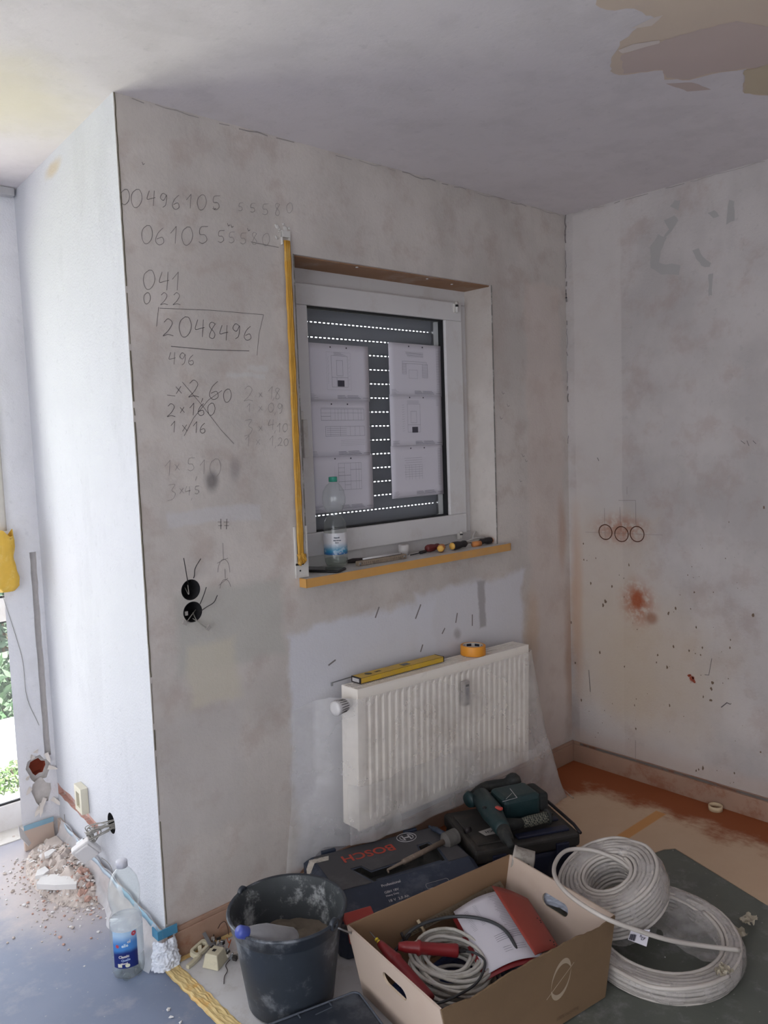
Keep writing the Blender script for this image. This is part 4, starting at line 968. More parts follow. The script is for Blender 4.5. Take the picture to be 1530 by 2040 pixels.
b.grid(lambda u, v: (xs - .014 + .024 * u, D - .016 - .004 * math.sin(u * 3.14), 1.27 + (2.16 - 1.27) * v), 4, 20); b.build('strap', simple('cream_strap', (206, 200, 190), .7), ft, thick=.002)
bg_ = MB(); c = at(15, 1120, 'y', D - .03)
zt_, zl_ = at(15, 1062, 'y', D - .03).z, at(20, 1178, 'y', D - .03).z
def bagf(u, v):
    a_ = u * 2 * math.pi; z = zl_ + (zt_ - zl_) * v
    r = (.042 + .004 * math.sin(v * 9)) * (.85 + .25 * (1 - v)); r *= 1 + .14 * fn3(math.cos(a_) * 3, math.sin(a_) * 3, v * 6)
    if v < .08: r *= .6 + 5 * v
    return (c.x - .008 + r * .95 * math.cos(a_), D - .026 + max(-.024, min(.018, r * .55 * math.sin(a_))), z + (.014 * math.sin(a_ * 3 + 1) if v > .95 else 0))
bg_.grid(bagf, 40, 24); o = bg_.build('yellow_bag', simple('lit_yellow_plastic', (222, 178, 66), .5, vary=.15, scale=24, dirt=(236, 206, 120), dirt_amt=.5, dirt_scale=30)); tag(o, 'yellow taped plastic wrapped round the strap winder by the balcony door', 'wrapped winder')  # light from the balcony door put into this brighter yellow
b = MB(); wire(b, [at(5, 1186, 'y', D - .004), at(18, 1225, 'y', D - .003), at(34, 1275, 'y', D - .002), at(46, 1320, 'y', D - .002), at(54, 1390, 'y', D - .002), at(78, 1445, 'y', D - .002)], .0009, 5); tag(b.build('thin_wire', m_wireg), 'thin loose wire running down the far wall from the yellow bag', 'wire')
b = MB(); b.b2((-1.5, D - .05, H - .030), (at(26, 390, 'y', D - .03).x, D - .012, H - .001)); tag(b.build('curtain_rail', simple('rail_grey', (186, 184, 184), .5), bevel=.003), 'grey curtain rail under the ceiling at the far left', 'curtain rail')
# flaps of torn plaster and wallpaper round the broken hole
b = MB()
for u, v, l, a_ in ((92, 1500, .04, -1.4), (96, 1528, .035, -.4), (90, 1590, .05, -2.2), (84, 1600, .05, -1.9), (104, 1590, .05, -.9), (66, 1512, .03, 2.0), (62, 1570, .03, -2.6), (58, 1550, .02, 2.8), (80, 1608, .04, -2.4), (70, 1500, .02, 1.2)):
    c = at(u, v, 'y', D - .002); d_ = Vector((math.cos(a_), 0, math.sin(a_))); s_ = Vector((-d_.z, 0, d_.x))
    b.add([c - s_ * .010, c + s_ * .008, c + d_ * l * .6 + s_ * .007 + Vector((0, -.012, 0)), c + d_ * l + Vector((0, -.018, 0)), c + d_ * l * .6 - s_ * .006 + Vector((0, -.006, 0))], [(0, 1, 2, 3, 4)])
b.build('torn_wallpaper', simple('torn_paper', (226, 218, 210), .9), wall_far, thick=.001)

# ---- socket parts on the left wall
def wl(u, v, off): p = atl(u, v); return p + wn * off
cv = thing('socket_cover', 'beige socket surround with open slot clipped to the white left wall', 'socket cover', tuple(wl(170, 1588, .001)), (0, 0, math.atan2(wdir.y, wdir.x)))
# local x along the wall (away), local y = away from the wall normal is +y -> wn
b = MB(); R_ = .045
b.prism([(-.038, -.048), (.038, -.048), (.038, .048), (-.038, .048)], 0, .001, M=Matrix(((1, 0, 0, 0), (0, 0, 1, 0), (0, 1, 0, 0), (0, 0, 0, 1))))
b.b2((-.038, .0005, -.048), (-.016, .026, .048)); b.b2((.020, .0005, -.048), (.038, .026, .048)); b.b2((-.016, .0005, .026), (.020, .026, .048)); b.b2((-.016, .0005, -.048), (.020, .026, -.030))
m_bg = simple('beige_socket_plastic', (218, 212, 192), .4, vary=.03)
b.build('frame', m_bg, cv, bevel=.004, seg=3)
b = MB(); b.b2((-.016, .001, -.030), (.020, .004, .026)); b.build('recess', simple('recess_grey', (150, 142, 128), .8), cv)
hs = thing('hanging_socket', 'white socket unit hanging from its wires out of the hole in the left wall', 'socket', tuple(wl(203, 1683, .055)), (math.radians(-18), math.radians(32), math.radians(150)))
b = MB(); b.box((0, 0, 0), (.074, .030, .074)); b.build('cover', m_pvc, hs, bevel=.006, seg=3)
b = MB(); b.box((0, .016, 0), (.060, .014, .060), taper=.9); b.build('centre_plate', m_pvc, hs, bevel=.004, seg=2)
b = MB(); b.tube([(0, -.011, .0), (0, -.035, .004)], .024, 20); b.build('insert', m_wireg, hs)
b = MB(); b.box((.006, -.024, .022), (.030, .020, .012)); b.build('mounting_claw', m_alu, hs, bevel=.002)
b = MB()
for i in range(16):
    q0 = hole - wn * .03 + Vector((0, 0, random.uniform(-.02, .01))); q1 = wl(208 + random.uniform(-14, 8), 1655 + random.uniform(-8, 8), .02 + random.random() * .03)
    mid = q0.lerp(q1, .5) + wn * random.uniform(.03, .06) + Vector((0, 0, random.uniform(-.02, .03)))
    wire(b, [q0, mid, q1, wl(206, 1672, .03)], .0016, 6)
q = hole + wn * .01
wire(b, [q + Vector((0, .0, .0)), wl(212, 1634, .03), wl(205, 1640, .03), wl(203, 1655, .025)], .0016); wire(b, [wl(196, 1652, .0), wl(186, 1646, .02), wl(190, 1662, .025), wl(204, 1650, .02)], .0016)
tag(b.build('cable_tangle', m_wireg), 'tangle of stripped grey wires spilling from the wall hole above the hanging socket', 'wires')
b = MB(); wire(b, [wl(214, 1705, .02), wl(222, 1714, .015), wl(228, 1728, .01), wl(226, 1745, .004)], .0012); wire(b, [wl(129, 1622, .002), wl(132, 1640, .004), wl(140, 1660, .006), wl(150, 1675, .008)], .001)
tag(b.build('loose_wire', m_wireg), 'two thin loose wires hanging down the white left wall', 'wire')
b = MB(); c = wl(148, 1684, .01); e = wl(160, 1664, .02)
b.tube([(c.lerp(e, .5) + (e - c) * .5 * math.cos(t) + wdir * .006 * math.sin(t)) for t in [i * math.pi / 10 for i in range(20)]], .0013, 6, True)
b.tube([c + Vector((0, 0, .0)) + wdir * .004, c - wdir * .004], .004, 10); wire(b, [c, wl(140, 1697, .03), wl(130, 1715, .05)], .0016); wire(b, [wl(128, 1712, .05), wl(134, 1716, .05), wl(140, 1720, .05)], .0016)
tag(b.build('cable_tie_loop', m_pvc2), 'white looped cord with knot dangling above the rubble', 'cord')

# ---- film and blue tape over the left skirting, crumpled at the corner
m_film2 = clear('skirting_film', (.98, .98, 1), haze=.55, haze_col=(.88, .89, .92), rough=.2, haze_noise=.25, gloss=1.4, nscale=12, bump=.6)
b = MB()
def sf(u, v):
    y = -.02 + (D - .06) * u; p = wdir * (y / wdir.y)
    off = .017 + .004 * math.sin(u * 40) + (.050 + .02 * math.sin(u * 9)) * v ** 2 + .010 * fn3(u * 14, v * 4, 2) * (v + .2)
    z = .112 * (1 - v) + .004
    return tuple(p + wn * off + Vector((0, 0, z + .004 * fn3(u * 20, v * 5, 7) * (1 - v))))
b.grid(sf, 90, 12); tag(b.build('skirting_film', m_film2), 'milky plastic film taped along the skirting of the white left wall', 'plastic film')
b = MB(); M0 = wdir * -.03
b.grid(lambda u, v: tuple(wdir * (-.018 + .34 * u) + wn * (.0185 + .001 * math.sin(u * 30) + .001) + Vector((0, 0, .093 + .022 * v))), 30, 1)
o = b.build('blue_tape', m_bluetape, thick=.0006); tag(o, 'strip of light blue tape along the top of the left skirting film', 'tape')
b = MB(); b.grid(lambda u, v: tuple(wdir * (.32 + .61 * u) + wn * (.020 + .002 * math.sin(u * 30)) + Vector((0, 0, .093 + .018 * v))), 30, 1)
b.build('faded_tape', simple('faded_blue_tape', (190, 206, 220), .6), o, thick=.0006)
b = MB(); b.b2((-.030, -.0185, .090), (.030, -.0150, .118)); b.b2((-.034, -.0185, .090), (-.0300, .02, .118)); b.build('tape_end', simple('blue_tape_bright', (70, 134, 168), .6), o)
b = MB()
def cw(u, v):
    a_ = -2.9 + 3.6 * u; z = .004 + .088 * v
    r = .034 + .010 * fn3(u * 6, v * 5, 1) + .006 * fn3(u * 20, v * 14, 4) + (1 - v) * .012
    return (-.012 + r * 1.05 * math.cos(a_), .000 + r * 1.1 * math.sin(a_) * 1.0, z)
b.grid(cw, 60, 20, smooth=False); tag(b.build('crumpled_film', simple('white_crumpled_film', (222, 226, 234), .35, vary=.05)), 'crumpled white plastic wrapped round the foot of the wall corner', 'plastic wrap')
b = MB(); b.add([at(36, 1645, 'y', D - .02), at(40, 1668, 'y', D - .05), at(57, 1686, 'y', D - .06), at(62, 1680, 'y', D - .04), at(46, 1655, 'y', D - .02)], [(0, 1, 2, 3, 4)]); b.build('film_flap', m_pvc, bbf, thick=.002)

# ================================================================== outside the balcony door
ter = MB(); ter.b2((-6, 1.42, -.25), (6, 3.25, -.15)); tag(ter.build('terrace', simple('pale_terrace', (232, 230, 224), .8)), 'bright terrace slab outside the balcony door', 'terrace', kind='structure')
lawn = MB(); lawn.b2((-14, 3.3, -2.6), (14, 16, -2.4)); tag(lawn.build('lawn', simple('pale_grass', (190, 200, 170), .9)), None, None, kind='structure')
m_leaf = [simple('leaf_green', c, .6, vary=.3, scale=3) for c in ((48, 76, 44), (38, 62, 42), (80, 106, 56))]
def shrub(name, label, c, R, nl, mm, ls=.05, group=None):
    t = thing(name, label, 'tree' if R[2] > .5 else 'shrub', (c[0], c[1], c[2] - R[2]), group=group)
    b = MB(); rnd = random.Random(int(c[0] * 100) + 7)
    for _ in range(nl):
        while True:
            p = Vector((rnd.uniform(-1, 1), rnd.uniform(-1, 1), rnd.uniform(-1, 1)))
            if .35 < p.length < 1 + .15 * fn3(p.x * 3, p.y * 3, p.z * 3): break
        q = Vector((p.x * R[0], p.y * R[1], p.z * R[2] + R[2])); a_ = Vector((rnd.uniform(-1, 1), rnd.uniform(-1, 1), rnd.uniform(-1, 1))).normalized(); b_ = a_.orthogonal().normalized(); s_ = ls * rnd.uniform(.6, 1.3)
        b.add([q - a_ * s_, q + b_ * s_ * .45, q + a_ * s_, q - b_ * s_ * .45], [(0, 1, 2, 3)])
    b.build('foliage', mm, t)
    b = MB(); b.tube([(0, 0, -.3), (.02, 0, R[2] * .6), (0, .03, R[2] * 1.4)], [.05 * R[2], .035 * R[2], .01], 8); b.build('stem', simple('bark', (84, 70, 56), .9), t)
shrub('leafy_tree', 'dark green leafy tree seen through the balcony door', (1.45, 6.4, -.10), (1.3, .9, 1.35), 5200, m_leaf[1], .075)
shrub('leafy_tree', 'lighter green tree lower down outside the balcony door', (1.0, 5.0, -.75), (.75, .5, .55), 2600, m_leaf[0], .06)
shrub('terrace_shrub', 'small bright green shrub low behind the balcony door', (.19, 2.05, -.08), (.14, .09, .075), 420, m_leaf[2], .018)
# ================================================================== coverings on the floor
m_board = simple('white_hardboard', (206, 204, 204), .45, vary=.03, scale=5, dirt=(170, 160, 150), dirt_amt=.35, dirt_scale=12)
fc = thing('floor_cover', 'white floor protection sheet with yellow taped edge beside the wall corner', 'floor cover', (0, -.016, 0))
b = MB(); b.b2((.001, -1.10, .0005), (.62, 0, .0035)); b.build('sheet', m_board, fc)
m_tapepale = simple('pale_yellow_tape', (216, 190, 132), .6, vary=.14, scale=26, bump=.3, dirt=(214, 154, 60), dirt_amt=.8, dirt_scale=12)
b = MB(); b.grid(lambda u, v: (-.030 + .046 * v + .004 * fn3(u * 40, v * 2, 4), .022 - 1.12 * u, .0045 + .005 * abs(fn3(u * 26, v * 9, 0)) - (.0035 if v < .15 else 0)), 200, 12, smooth=False)
b.grid(lambda u, v: (.016 + .20 * u, -.002 - .020 * v, .006 + .002 * abs(fn3(u * 30, v * 6, 0))), 40, 2)
b.build('yellow_tape', m_tapepale, fc)
n = NT('dusty_beige_board'); X = n.xyz()
d_ = n.M('MINIMUM', n.M('SUBTRACT', W, X[0]), n.M('MULTIPLY', X[1], -1))
nn = n.noise(5, 7, .65).outputs['Fac']; n2_ = n.noise(40, 5, .7, stretch=(1, .4, 1)).outputs['Fac']
dd = n.M('ADD', d_, n.M('ADD', n.M('MULTIPLY', n.M('SUBTRACT', nn, .5), .35), n.M('MULTIPLY', n.M('SUBTRACT', n2_, .5), .12)))
base = n.mix(nn, lin((196, 164, 134)), lin((214, 188, 160)))
col = n.mix(n.smooth(dd, .16, .30), lin((150, 80, 40)), base)
yy = n.M('ADD', X[1], n.M('MULTIPLY', n.M('SUBTRACT', n2_, .5), .02))
q1, q2 = at(1240, 1668, 'z', .003), at(1312, 1622, 'z', .003)
dx, dy = (q2 - q1).normalized().x, (q2 - q1).normalized().y
al = n.M('ADD', n.M('MULTIPLY', n.M('SUBTRACT', X[0], q1.x), dx), n.M('MULTIPLY', n.M('SUBTRACT', X[1], q1.y), dy))
ac = n.M('ADD', n.M('MULTIPLY', n.M('SUBTRACT', X[0], q1.x), -dy), n.M('MULTIPLY', n.M('SUBTRACT', X[1], q1.y), dx))
st = n.boxm(al, ac, -.02, (q2 - q1).length + .02, -.022, .022, .004)
col = n.mix(n.M('MULTIPLY', st, .8), col, lin((206, 142, 70)))
n.color(col).rough(.75); n.bump(n2_, .2, .002)
fb = thing('floor_cover', 'beige floor board under orange brick dust in the corner by the right wall', 'floor cover', (0, 0, 0))
b = MB(); e1, e2 = at(1345, 1690, 'z', .003), at(1530, 1803, 'z', .003); g = (e2 - e1).normalized()
p_ = e1 - g * ((e1.y + .02) / g.y if g.y else 0); r_ = e1 + g * 1.4
b.prism([(1.15, -.016), (1.15, -.60), (1.64, -.735), (e1.x, e1.y), (r_.x, r_.y), (W - .016, r_.y), (W - .016, -.016)], .0005, .0035); b.build('sheet', n.m, fb)

# ================================================================== rubble by the left wall
m_plast = simple('plaster_rubble', (196, 184, 176), .95, vary=.22, scale=25, bump=.4)
m_plw = simple('white_plaster_chunk', (226, 224, 222), .9, vary=.06, scale=25, bump=.2)
m_brk = simple('brick_rubble', (192, 156, 142), .95, vary=.3, scale=40, bump=.4)
def mound(x, y):
    wx = wdir.x / wdir.y * y; d = (wx - x)     # distance from the left wall
    a_ = (d - .055) / .14; c_ = (y - .76) / .30
    return max(0, 1 - a_ * a_ - c_ * c_) * .068
b = MB()
b.grid(lambda u, v: (lambda x, y: (x, y, max(.0006, mound(x, y) * (1 + .5 * fn3(x * 30, y * 30, 1)) + .006 * fn3(x * 70, y * 70, 3) * (1 if mound(x, y) > 0 else 0))))(-.24 + .24 * u, .40 + .62 * v), 60, 130, smooth=False)
b.v = [Vector((min(p.x, wdir.x / wdir.y * p.y - .022), p.y, p.z)) for p in b.v]
keep = [i for i, f in enumerate(b.f) if max(b.v[k].z for k in f) > .002]
b.f = [b.f[i] for i in keep]; b.mi = [0] * len(keep); b.sm = [False] * len(keep)
tag(b.build('rubble_dust', m_plast), 'heap of plaster dust and fine rubble along the white left wall', 'rubble', kind='stuff')
b = MB()
for _ in range(1500):
    y = random.gauss(.72, .17); dd_ = abs(random.gauss(.04, .09)) + .025; x = wdir.x / wdir.y * y - dd_
    if y > 1.0 or y < .2: continue
    r = random.uniform(.001, .0055) * (1 if random.random() < .9 else 1.6)
    b.ico((x, y, mound(x, y) * .98 + r * .4), r, 0, .3, (1, 1, .6), mi=random.choice((0, 0, 0, 0, 1, 1, 0, 2)), rot=Matrix.Rotation(random.random() * 6, 3, 'Z').to_euler())
tag(b.build('rubble_crumbs', [m_plast, m_plw, m_brk]), 'fine plaster and brick crumbs scattered over the rubble heap', 'rubble', kind='stuff')
def chunk_mesh(seed, mm, flat):
    rnd = random.Random(seed); b = MB(); k = rnd.randint(5, 7)
    top_ = [(math.cos(i * 6.283 / k) * rnd.uniform(.5, 1), math.sin(i * 6.283 / k) * rnd.uniform(.35, .8)) for i in range(k)]
    vs = [(x, y, -flat) for x, y in top_] + [(x * rnd.uniform(.6, .95), y * rnd.uniform(.6, .95), flat * rnd.uniform(.6, 1.2)) for x, y in top_]
    b.add(vs, [tuple(range(k - 1, -1, -1)), tuple(range(k, 2 * k))] + [(i, (i + 1) % k, (i + 1) % k + k, i + k) for i in range(k)])
    o = b.build('plaster_chunk', mm); return o
protos = [chunk_mesh(i, (m_plast, m_plw, m_plast, m_brk, m_plw, m_brk)[i], (.30, .14, .4, .45, .22, .3)[i]) for i in range(6)]
labs = ['grey beige plaster chunk lying on the rubble heap by the left wall', 'flat white plaster flake lying on the rubble heap by the left wall', 'grey beige plaster chunk lying on the rubble heap by the left wall', 'reddish brick fragment lying in the rubble heap by the left wall', 'flat white plaster flake lying on the rubble heap by the left wall', 'reddish brick fragment lying in the rubble heap by the left wall']
grps = ['plaster chunks on the rubble heap', 'white flakes on the rubble heap', 'plaster chunks on the rubble heap', 'brick fragments in the rubble heap', 'white flakes on the rubble heap', 'brick fragments in the rubble heap']
nms = ['plaster_chunk', 'plaster_flake', 'plaster_chunk', 'brick_fragment', 'plaster_flake', 'brick_fragment']
first = [True] * 6
for i in range(74):
    k = random.choice((0, 1, 2, 0, 2, 1, 4, 3, 5)); y = random.uniform(.50, .96); dd_ = random.uniform(.04, .17); x = wdir.x / wdir.y * y - dd_
    if k in (3, 5): y = random.uniform(.48, .62); dd_ = random.uniform(.04, .09); x = wdir.x / wdir.y * y - dd_
    if first[k]: o = protos[k]; first[k] = False
    else: o = protos[k].copy(); COL.objects.link(o)
    s_ = random.uniform(.010, .026); o.name = nms[k]; o.scale = (s_, s_, s_)
    o.location = (x, y, mound(x, y) + s_ * .15); o.rotation_euler = (random.uniform(-.5, .5), random.uniform(-.5, .5), random.uniform(0, 6.28))
    tag(o, labs[k], 'rubble piece', grps[k])
def shard(name, pts, z, th, mm, label, tilt=0, top=None):
    P_ = [at(u, v, 'z', z) for u, v in pts]; c = sum(P_, Vector()) / len(P_)
    b = MB(); k = len(P_); b.add([p - c for p in P_] + [p - c - Vector((0, 0, th)) for p in P_], [tuple(range(k)), tuple(range(2 * k - 1, k - 1, -1))] + [(i, i + k, (i + 1) % k + k, (i + 1) % k) for i in range(k)])
    o = b.build(name, mm, bevel=.001); o.location = c; o.rotation_euler = (tilt, 0, 0); tag(o, label, 'rubble piece'); return o
shard('plaster_slab', [(72, 1761), (84, 1743), (108, 1741), (150, 1747), (156, 1751), (152, 1761), (110, 1763)], .050, .020, m_plw, 'long white plaster slab lying across the front of the rubble heap')
shard('plaster_slab', [(70, 1745), (74, 1733), (90, 1725), (98, 1733), (86, 1742)], .055, .014, m_plw, 'pale wedge of plaster tucked behind the long white slab')
shard('plaster_slab', [(95, 1672), (112, 1664), (126, 1678), (124, 1684), (96, 1690), (88, 1684)], .060, .022, m_plast, 'largest grey plaster lump at the back of the rubble heap')
shard('plaster_slab', [(88, 1698), (104, 1690), (112, 1692), (98, 1704), (90, 1706)], .075, .010, m_plw, 'narrow white plaster strip on top of the rubble heap')
for i, (u, v, s_) in enumerate(((28, 1667, .010), (335, 2010, .012), (341, 2025, .010), (360, 2035, .008), (160, 1843, .006), (168, 1923, .005), (62, 1888, .004), (225, 1905, .003), (1325, 1905, .004))):
    p = at(u, v, 'z', .003); o = protos[1 if i else 2].copy(); COL.objects.link(o); o.name = 'plaster_crumb'; o.scale = (s_, s_, s_); o.location = (p.x, p.y, s_ * .2); o.rotation_euler = (.2, .1, i * 1.3)
    tag(o, 'small loose white plaster crumb lying alone on the bare floor', 'crumb', 'stray crumbs on the floor')

# ================================================================== bottle on the floor
fbt = bottle('water_bottle', 'large clear water bottle with white cap and blue label on the grey floor', 'bottle', (-.108, .032, 0), 'water', simple('white_grey_cap', (206, 206, 214), .45))
n = NT('floor_bottle_label'); X = n.xyz()
wv = n.noise(9, 3).outputs['Fac']; zz = n.M('ADD', X[2], n.M('MULTIPLY', n.M('SUBTRACT', wv, .5), .03))
col = n.mix(n.smooth(zz, .085, .100), lin((24, 40, 110)), lin((70, 132, 200))); col = n.mix(n.smooth(zz, .112, .140), col, lin((176, 206, 232)))
n.color(col).rough(.3); m_lb = n.m
CA2 = math.atan2(-2.23, -.92)
fbt.scale = (1.07, 1.07, 1.055)
band(fbt, 'label', .0446, .048, .150, CA2 - .95, CA2 + .62, m_lb, zf=lambda u, v, z: .046 + (.150 - .046) * v)
band(fbt, 'label_back', .0445, .070, .150, CA2 + .62, CA2 + 1.5, clear('white_label_film', haze=.5, haze_col=(.9, .92, .95)))
for s_, sz, z, da, mm in (('Classic', .0105, .080, -.25, m_pvc), ('Quelle', .0090, .070, -.15, simple('label_grey_blue', (150, 170, 206), .5)), ('Mineral', .0062, .060, -.25, m_pvc), ('elle', .013, .112, -.15, simple('label_pale_blue', (200, 222, 240), .5)), ('ol', .012, .122, .1, m_pvc)):
    wraptext(fbt, 'label_print', s_, sz, .0450, CA2 + da, z, mm, .12)
m_rdd = simple('label_red', (190, 70, 84), .5)
for da, z, r in ((-.62, .110, .005), (.42, .142, .007)):
    b = MB(); a0 = CA2 + da; b.add([(.0450 * math.cos(a0 + r * math.cos(t) / .045), .0450 * math.sin(a0 + r * math.cos(t) / .045), z + r * math.sin(t)) for t in [i * math.pi / 8 for i in range(16)]], [tuple(range(16))]); b.build('label_dot', m_rdd, fbt)
for da in (-.52, -.05):
    b = MB(); a0 = CA2 + da; kk_ = 16 if da > -.1 else 4; ph_ = 0 if kk_ == 16 else math.pi / 4; rr_ = .0065 if kk_ == 16 else .0085
    b.add([(.0450 * math.cos(a0 + rr_ * math.cos(ph_ + t) / .045), .0450 * math.sin(a0 + rr_ * math.cos(ph_ + t) / .045), .054 + rr_ * .85 * math.sin(ph_ + t)) for t in [i * 2 * math.pi / kk_ for i in range(kk_)]], [tuple(range(kk_))]); b.build('label_seal', simple('label_cream', (214, 214, 190), .5), fbt)
b = MB(); b.lathe([(.029, .007), (.039, .011), (.0425, .022), (.0430, .04), (.0420, .06), (.043, .08), (.0430, .150), (.0425, .168), (0, .168)], 48, cap0=True, fn=petal)
b.build('water', clear('water_clear', (.95, .97, 1), haze=.04, rough=.02), fbt)

# ================================================================== mortar bucket
m_bk = simple('black_bucket_plastic', (50, 56, 64), .42, vary=.15, scale=14, dirt=(150, 154, 160), dirt_amt=.55, dirt_scale=9)
m_bkin = simple('mortar_stained_plastic', (64, 68, 70), .6, vary=.3, scale=18, dirt=(186, 188, 188), dirt_amt=.8, dirt_scale=13)
bc = (.174, -.404)
bu = thing('mortar_bucket', 'black mortar bucket with dried mortar inside on the white floor sheet', 'bucket', (bc[0], bc[1], .0045))
b = MB(); b.lathe([(.0, .0), (.112, .0), (.120, .006), (.126, .05), (.150, .225), (.151, .232), (.158, .236), (.160, .262), (.166, .266), (.168, .270), (.166, .274), (.158, .272)], 72, cap0=False); b.build('bucket_shell', m_bk, bu)
b = MB(); b.lathe([(.159, .2715), (.154, .262), (.148, .225), (.124, .05), (.110, .008), (0, .008)], 72); b.build('inner_wall', m_bkin, bu)
b = MB(); b.grid(lambda u, v: (u * .1385 * math.cos(v * 6.2832), u * .1385 * math.sin(v * 6.2832), .150 + .010 * fn3(u * 3 * math.cos(v * 6.2832), u * 3 * math.sin(v * 6.2832), 2) + .004 * fn3(u * 14 * math.cos(v * 6.2832), u * 14 * math.sin(v * 6.2832), 5)), 24, 72)
b.build('mortar', simple('dry_mortar', (118, 106, 92), .95, vary=.3, scale=16, bump=.5, dirt=(78, 74, 60), dirt_amt=.6, dirt_scale=10), bu)
for a_ in (math.radians(107), math.radians(-75)):
    M_ = Matrix.Rotation(a_, 4, 'Z') @ Matrix.Translation((.163, 0, .268)) @ Matrix.Rotation(math.radians(90), 4, 'Y')
    b = MB(); b.lathe([(.006, -.005), (.017, -.005), (.017, .005), (.006, .005)], 28, closed=True, M=M_); b.build('handle_lug', m_bk, bu)
b = MB(); Ah = math.radians(-32)
def rim(a_, z, r=.162): return (r * math.cos(a_), r * math.sin(a_), z)
ps = [rim(math.radians(107 - 182 * t), .262 - .15 * math.sin(math.pi * t), .176 + .02 * math.sin(math.pi * t)) for t in [i / 24 for i in range(25)]]
b.tube(ps, .0025, 8); b.build('wire_handle', m_alu, bu)
b = MB(); b.tube(ps[14:19], [.010, .012, .012, .012, .010], 14); b.build('handle_grip', m_blk, bu)
b = MB()
for i in range(16): b.ico(Vector(ps[19]) + Vector((random.uniform(-.012, .012), random.uniform(-.012, .012), random.uniform(-.03, .02))), random.uniform(.006, .012), 1, .35)
b.build('mortar_clump', simple('mortar_clump', (170, 166, 158), .95, bump=.4), bu)
# bottle leaning inside the bucket
n_ = Vector((.035, -.395, .268)); e_ = Vector((.185, -.425, .190))
nb = at(482, 1857, 'z', .285); 
Mb = frame_to((.150, -.440, .205), nb)
lb = thing('crumpled_bottle', 'cloudy crumpled bottle with blue cap lying in the mortar bucket', 'bottle', Mb.to_translation(), Mb.to_euler())
Lb = (nb - Vector((.150, -.440, .205))).length
b = MB(); b.lathe([(0, -.02), (.024, -.018), (.030, -.006), (.031, .03), (.030, Lb * .5), (.026, Lb * .68), (.018, Lb * .86), (.013, Lb * .92), (.013, Lb * .97)], 40, fn=lambda r, z, a: r * (1 + .13 * fn3(math.cos(a) * 2, math.sin(a) * 2, z * 24)))
b.build('bottle_body', clear('cloudy_bottle', haze=.42, haze_col=(.70, .70, .74), rough=.3, haze_noise=.2), lb)
b = MB(); b.lathe([(.0155, Lb * .90), (.0165, Lb * .92), (.0165, Lb + .008), (.014, Lb + .013), (0, Lb + .014)], 36); b.build('cap', simple('blue_cap', (70, 84, 164), .4), lb)

# ================================================================== socket parts near the wall corner
def onb(u, v, z=.0045): p = at(u, v, 'z', z); return p
m_cream = simple('cream_plastic', (206, 198, 172), .4, vary=.04, dirt=(170, 160, 140), dirt_amt=.3, dirt_scale=40)
p = onb(420, 1935, .02)
sc_ = thing('socket_housing', 'cream surface socket housing with square hole on the white sheet', 'socket housing', (.098, -.118, .0045), (0, 0, math.radians(28)))
b = MB(); b.box((0, 0, .021), (.062, .056, .042), taper=.72); o = b.build('housing', m_cream, sc_, bevel=.003)
kq = MB(); kq.b2((-.006, -.006, .03), (.006, .006, .06))
b = MB(); b.box((.0, .002, .0418), (.011, .011, .0012)); b.box((.014, .018, .0418), (.014, .006, .0010)); b.build('square_hole', m_black, sc_)
q = onb(392, 1888, .02)
r1 = thing('switch_surround', 'oval cream switch surround leaning at the back by the skirting', 'switch frame', (q.x + .004, -.040, .012), (math.radians(14), math.radians(-4), math.radians(18)))
b = MB(); pr = []
def rr(w_, h_, r, n=6):
    out = []
    for cx, cy, a0 in ((w_ / 2 - r, h_ / 2 - r, 0), (-w_ / 2 + r, h_ / 2 - r, 90), (-w_ / 2 + r, -h_ / 2 + r, 180), (w_ / 2 - r, -h_ / 2 + r, 270)):
        out += [(cx + r * math.cos(math.radians(a0 + 90 * i / n)), cy + r * math.sin(math.radians(a0 + 90 * i / n))) for i in range(n + 1)]
    return out
def ringprism(mb, o_, i_, z0, z1):
    k = len(o_); vs = [(x, y, z0) for x, y in o_] + [(x, y, z1) for x, y in o_] + [(x, y, z1) for x, y in i_] + [(x, y, z0) for x, y in i_]
    fs = []
    for a_ in range(k):
        b_ = (a_ + 1) % k; fs += [(a_, b_, b_ + k, a_ + k), (a_ + k, b_ + k, b_ + 2 * k, a_ + 2 * k), (a_ + 2 * k, b_ + 2 * k, b_ + 3 * k, a_ + 3 * k), (a_ + 3 * k, b_ + 3 * k, b_, a_)]
    return mb.add(vs, fs)
ringprism(b, rr(.066, .034, .012), rr(.046, .018, .008), 0, .016); b.build('frame', m_cream, r1, bevel=.0015)
q = onb(392, 1908, .012)
r2 = thing('switch_rocker', 'bent cream plastic arm lying in front of the oval switch surround', 'plastic part', (q.x, q.y, .010), (0, 0, math.radians(12)))
b = MB(); b.tube(spline([(-.044, -.008, .0), (-.010, -.004, .0), (.016, .004, .003), (.034, .024, .012)], 6), .0085, 4); b.build('arm', m_cream, r2, bevel=.0015)
q0, q1_, q2_ = onb(406, 1858, .052), onb(418, 1880, .028), onb(462, 1906, .010)
ts = thing('terminal_strip', 'metal mounting strip with screws and terminals leaning beside the bucket', 'socket insert', (0, 0, 0))
b = MB(); b.obox(q0, q1_, .012, .002); b.obox(q1_, q2_, .014, .002); b.build('mounting_strip', m_alu, ts, bevel=.0005)
m_mix = [simple('dark_part', (52, 48, 46), .5), simple('white_ceramic', (196, 190, 182), .5), m_alu]
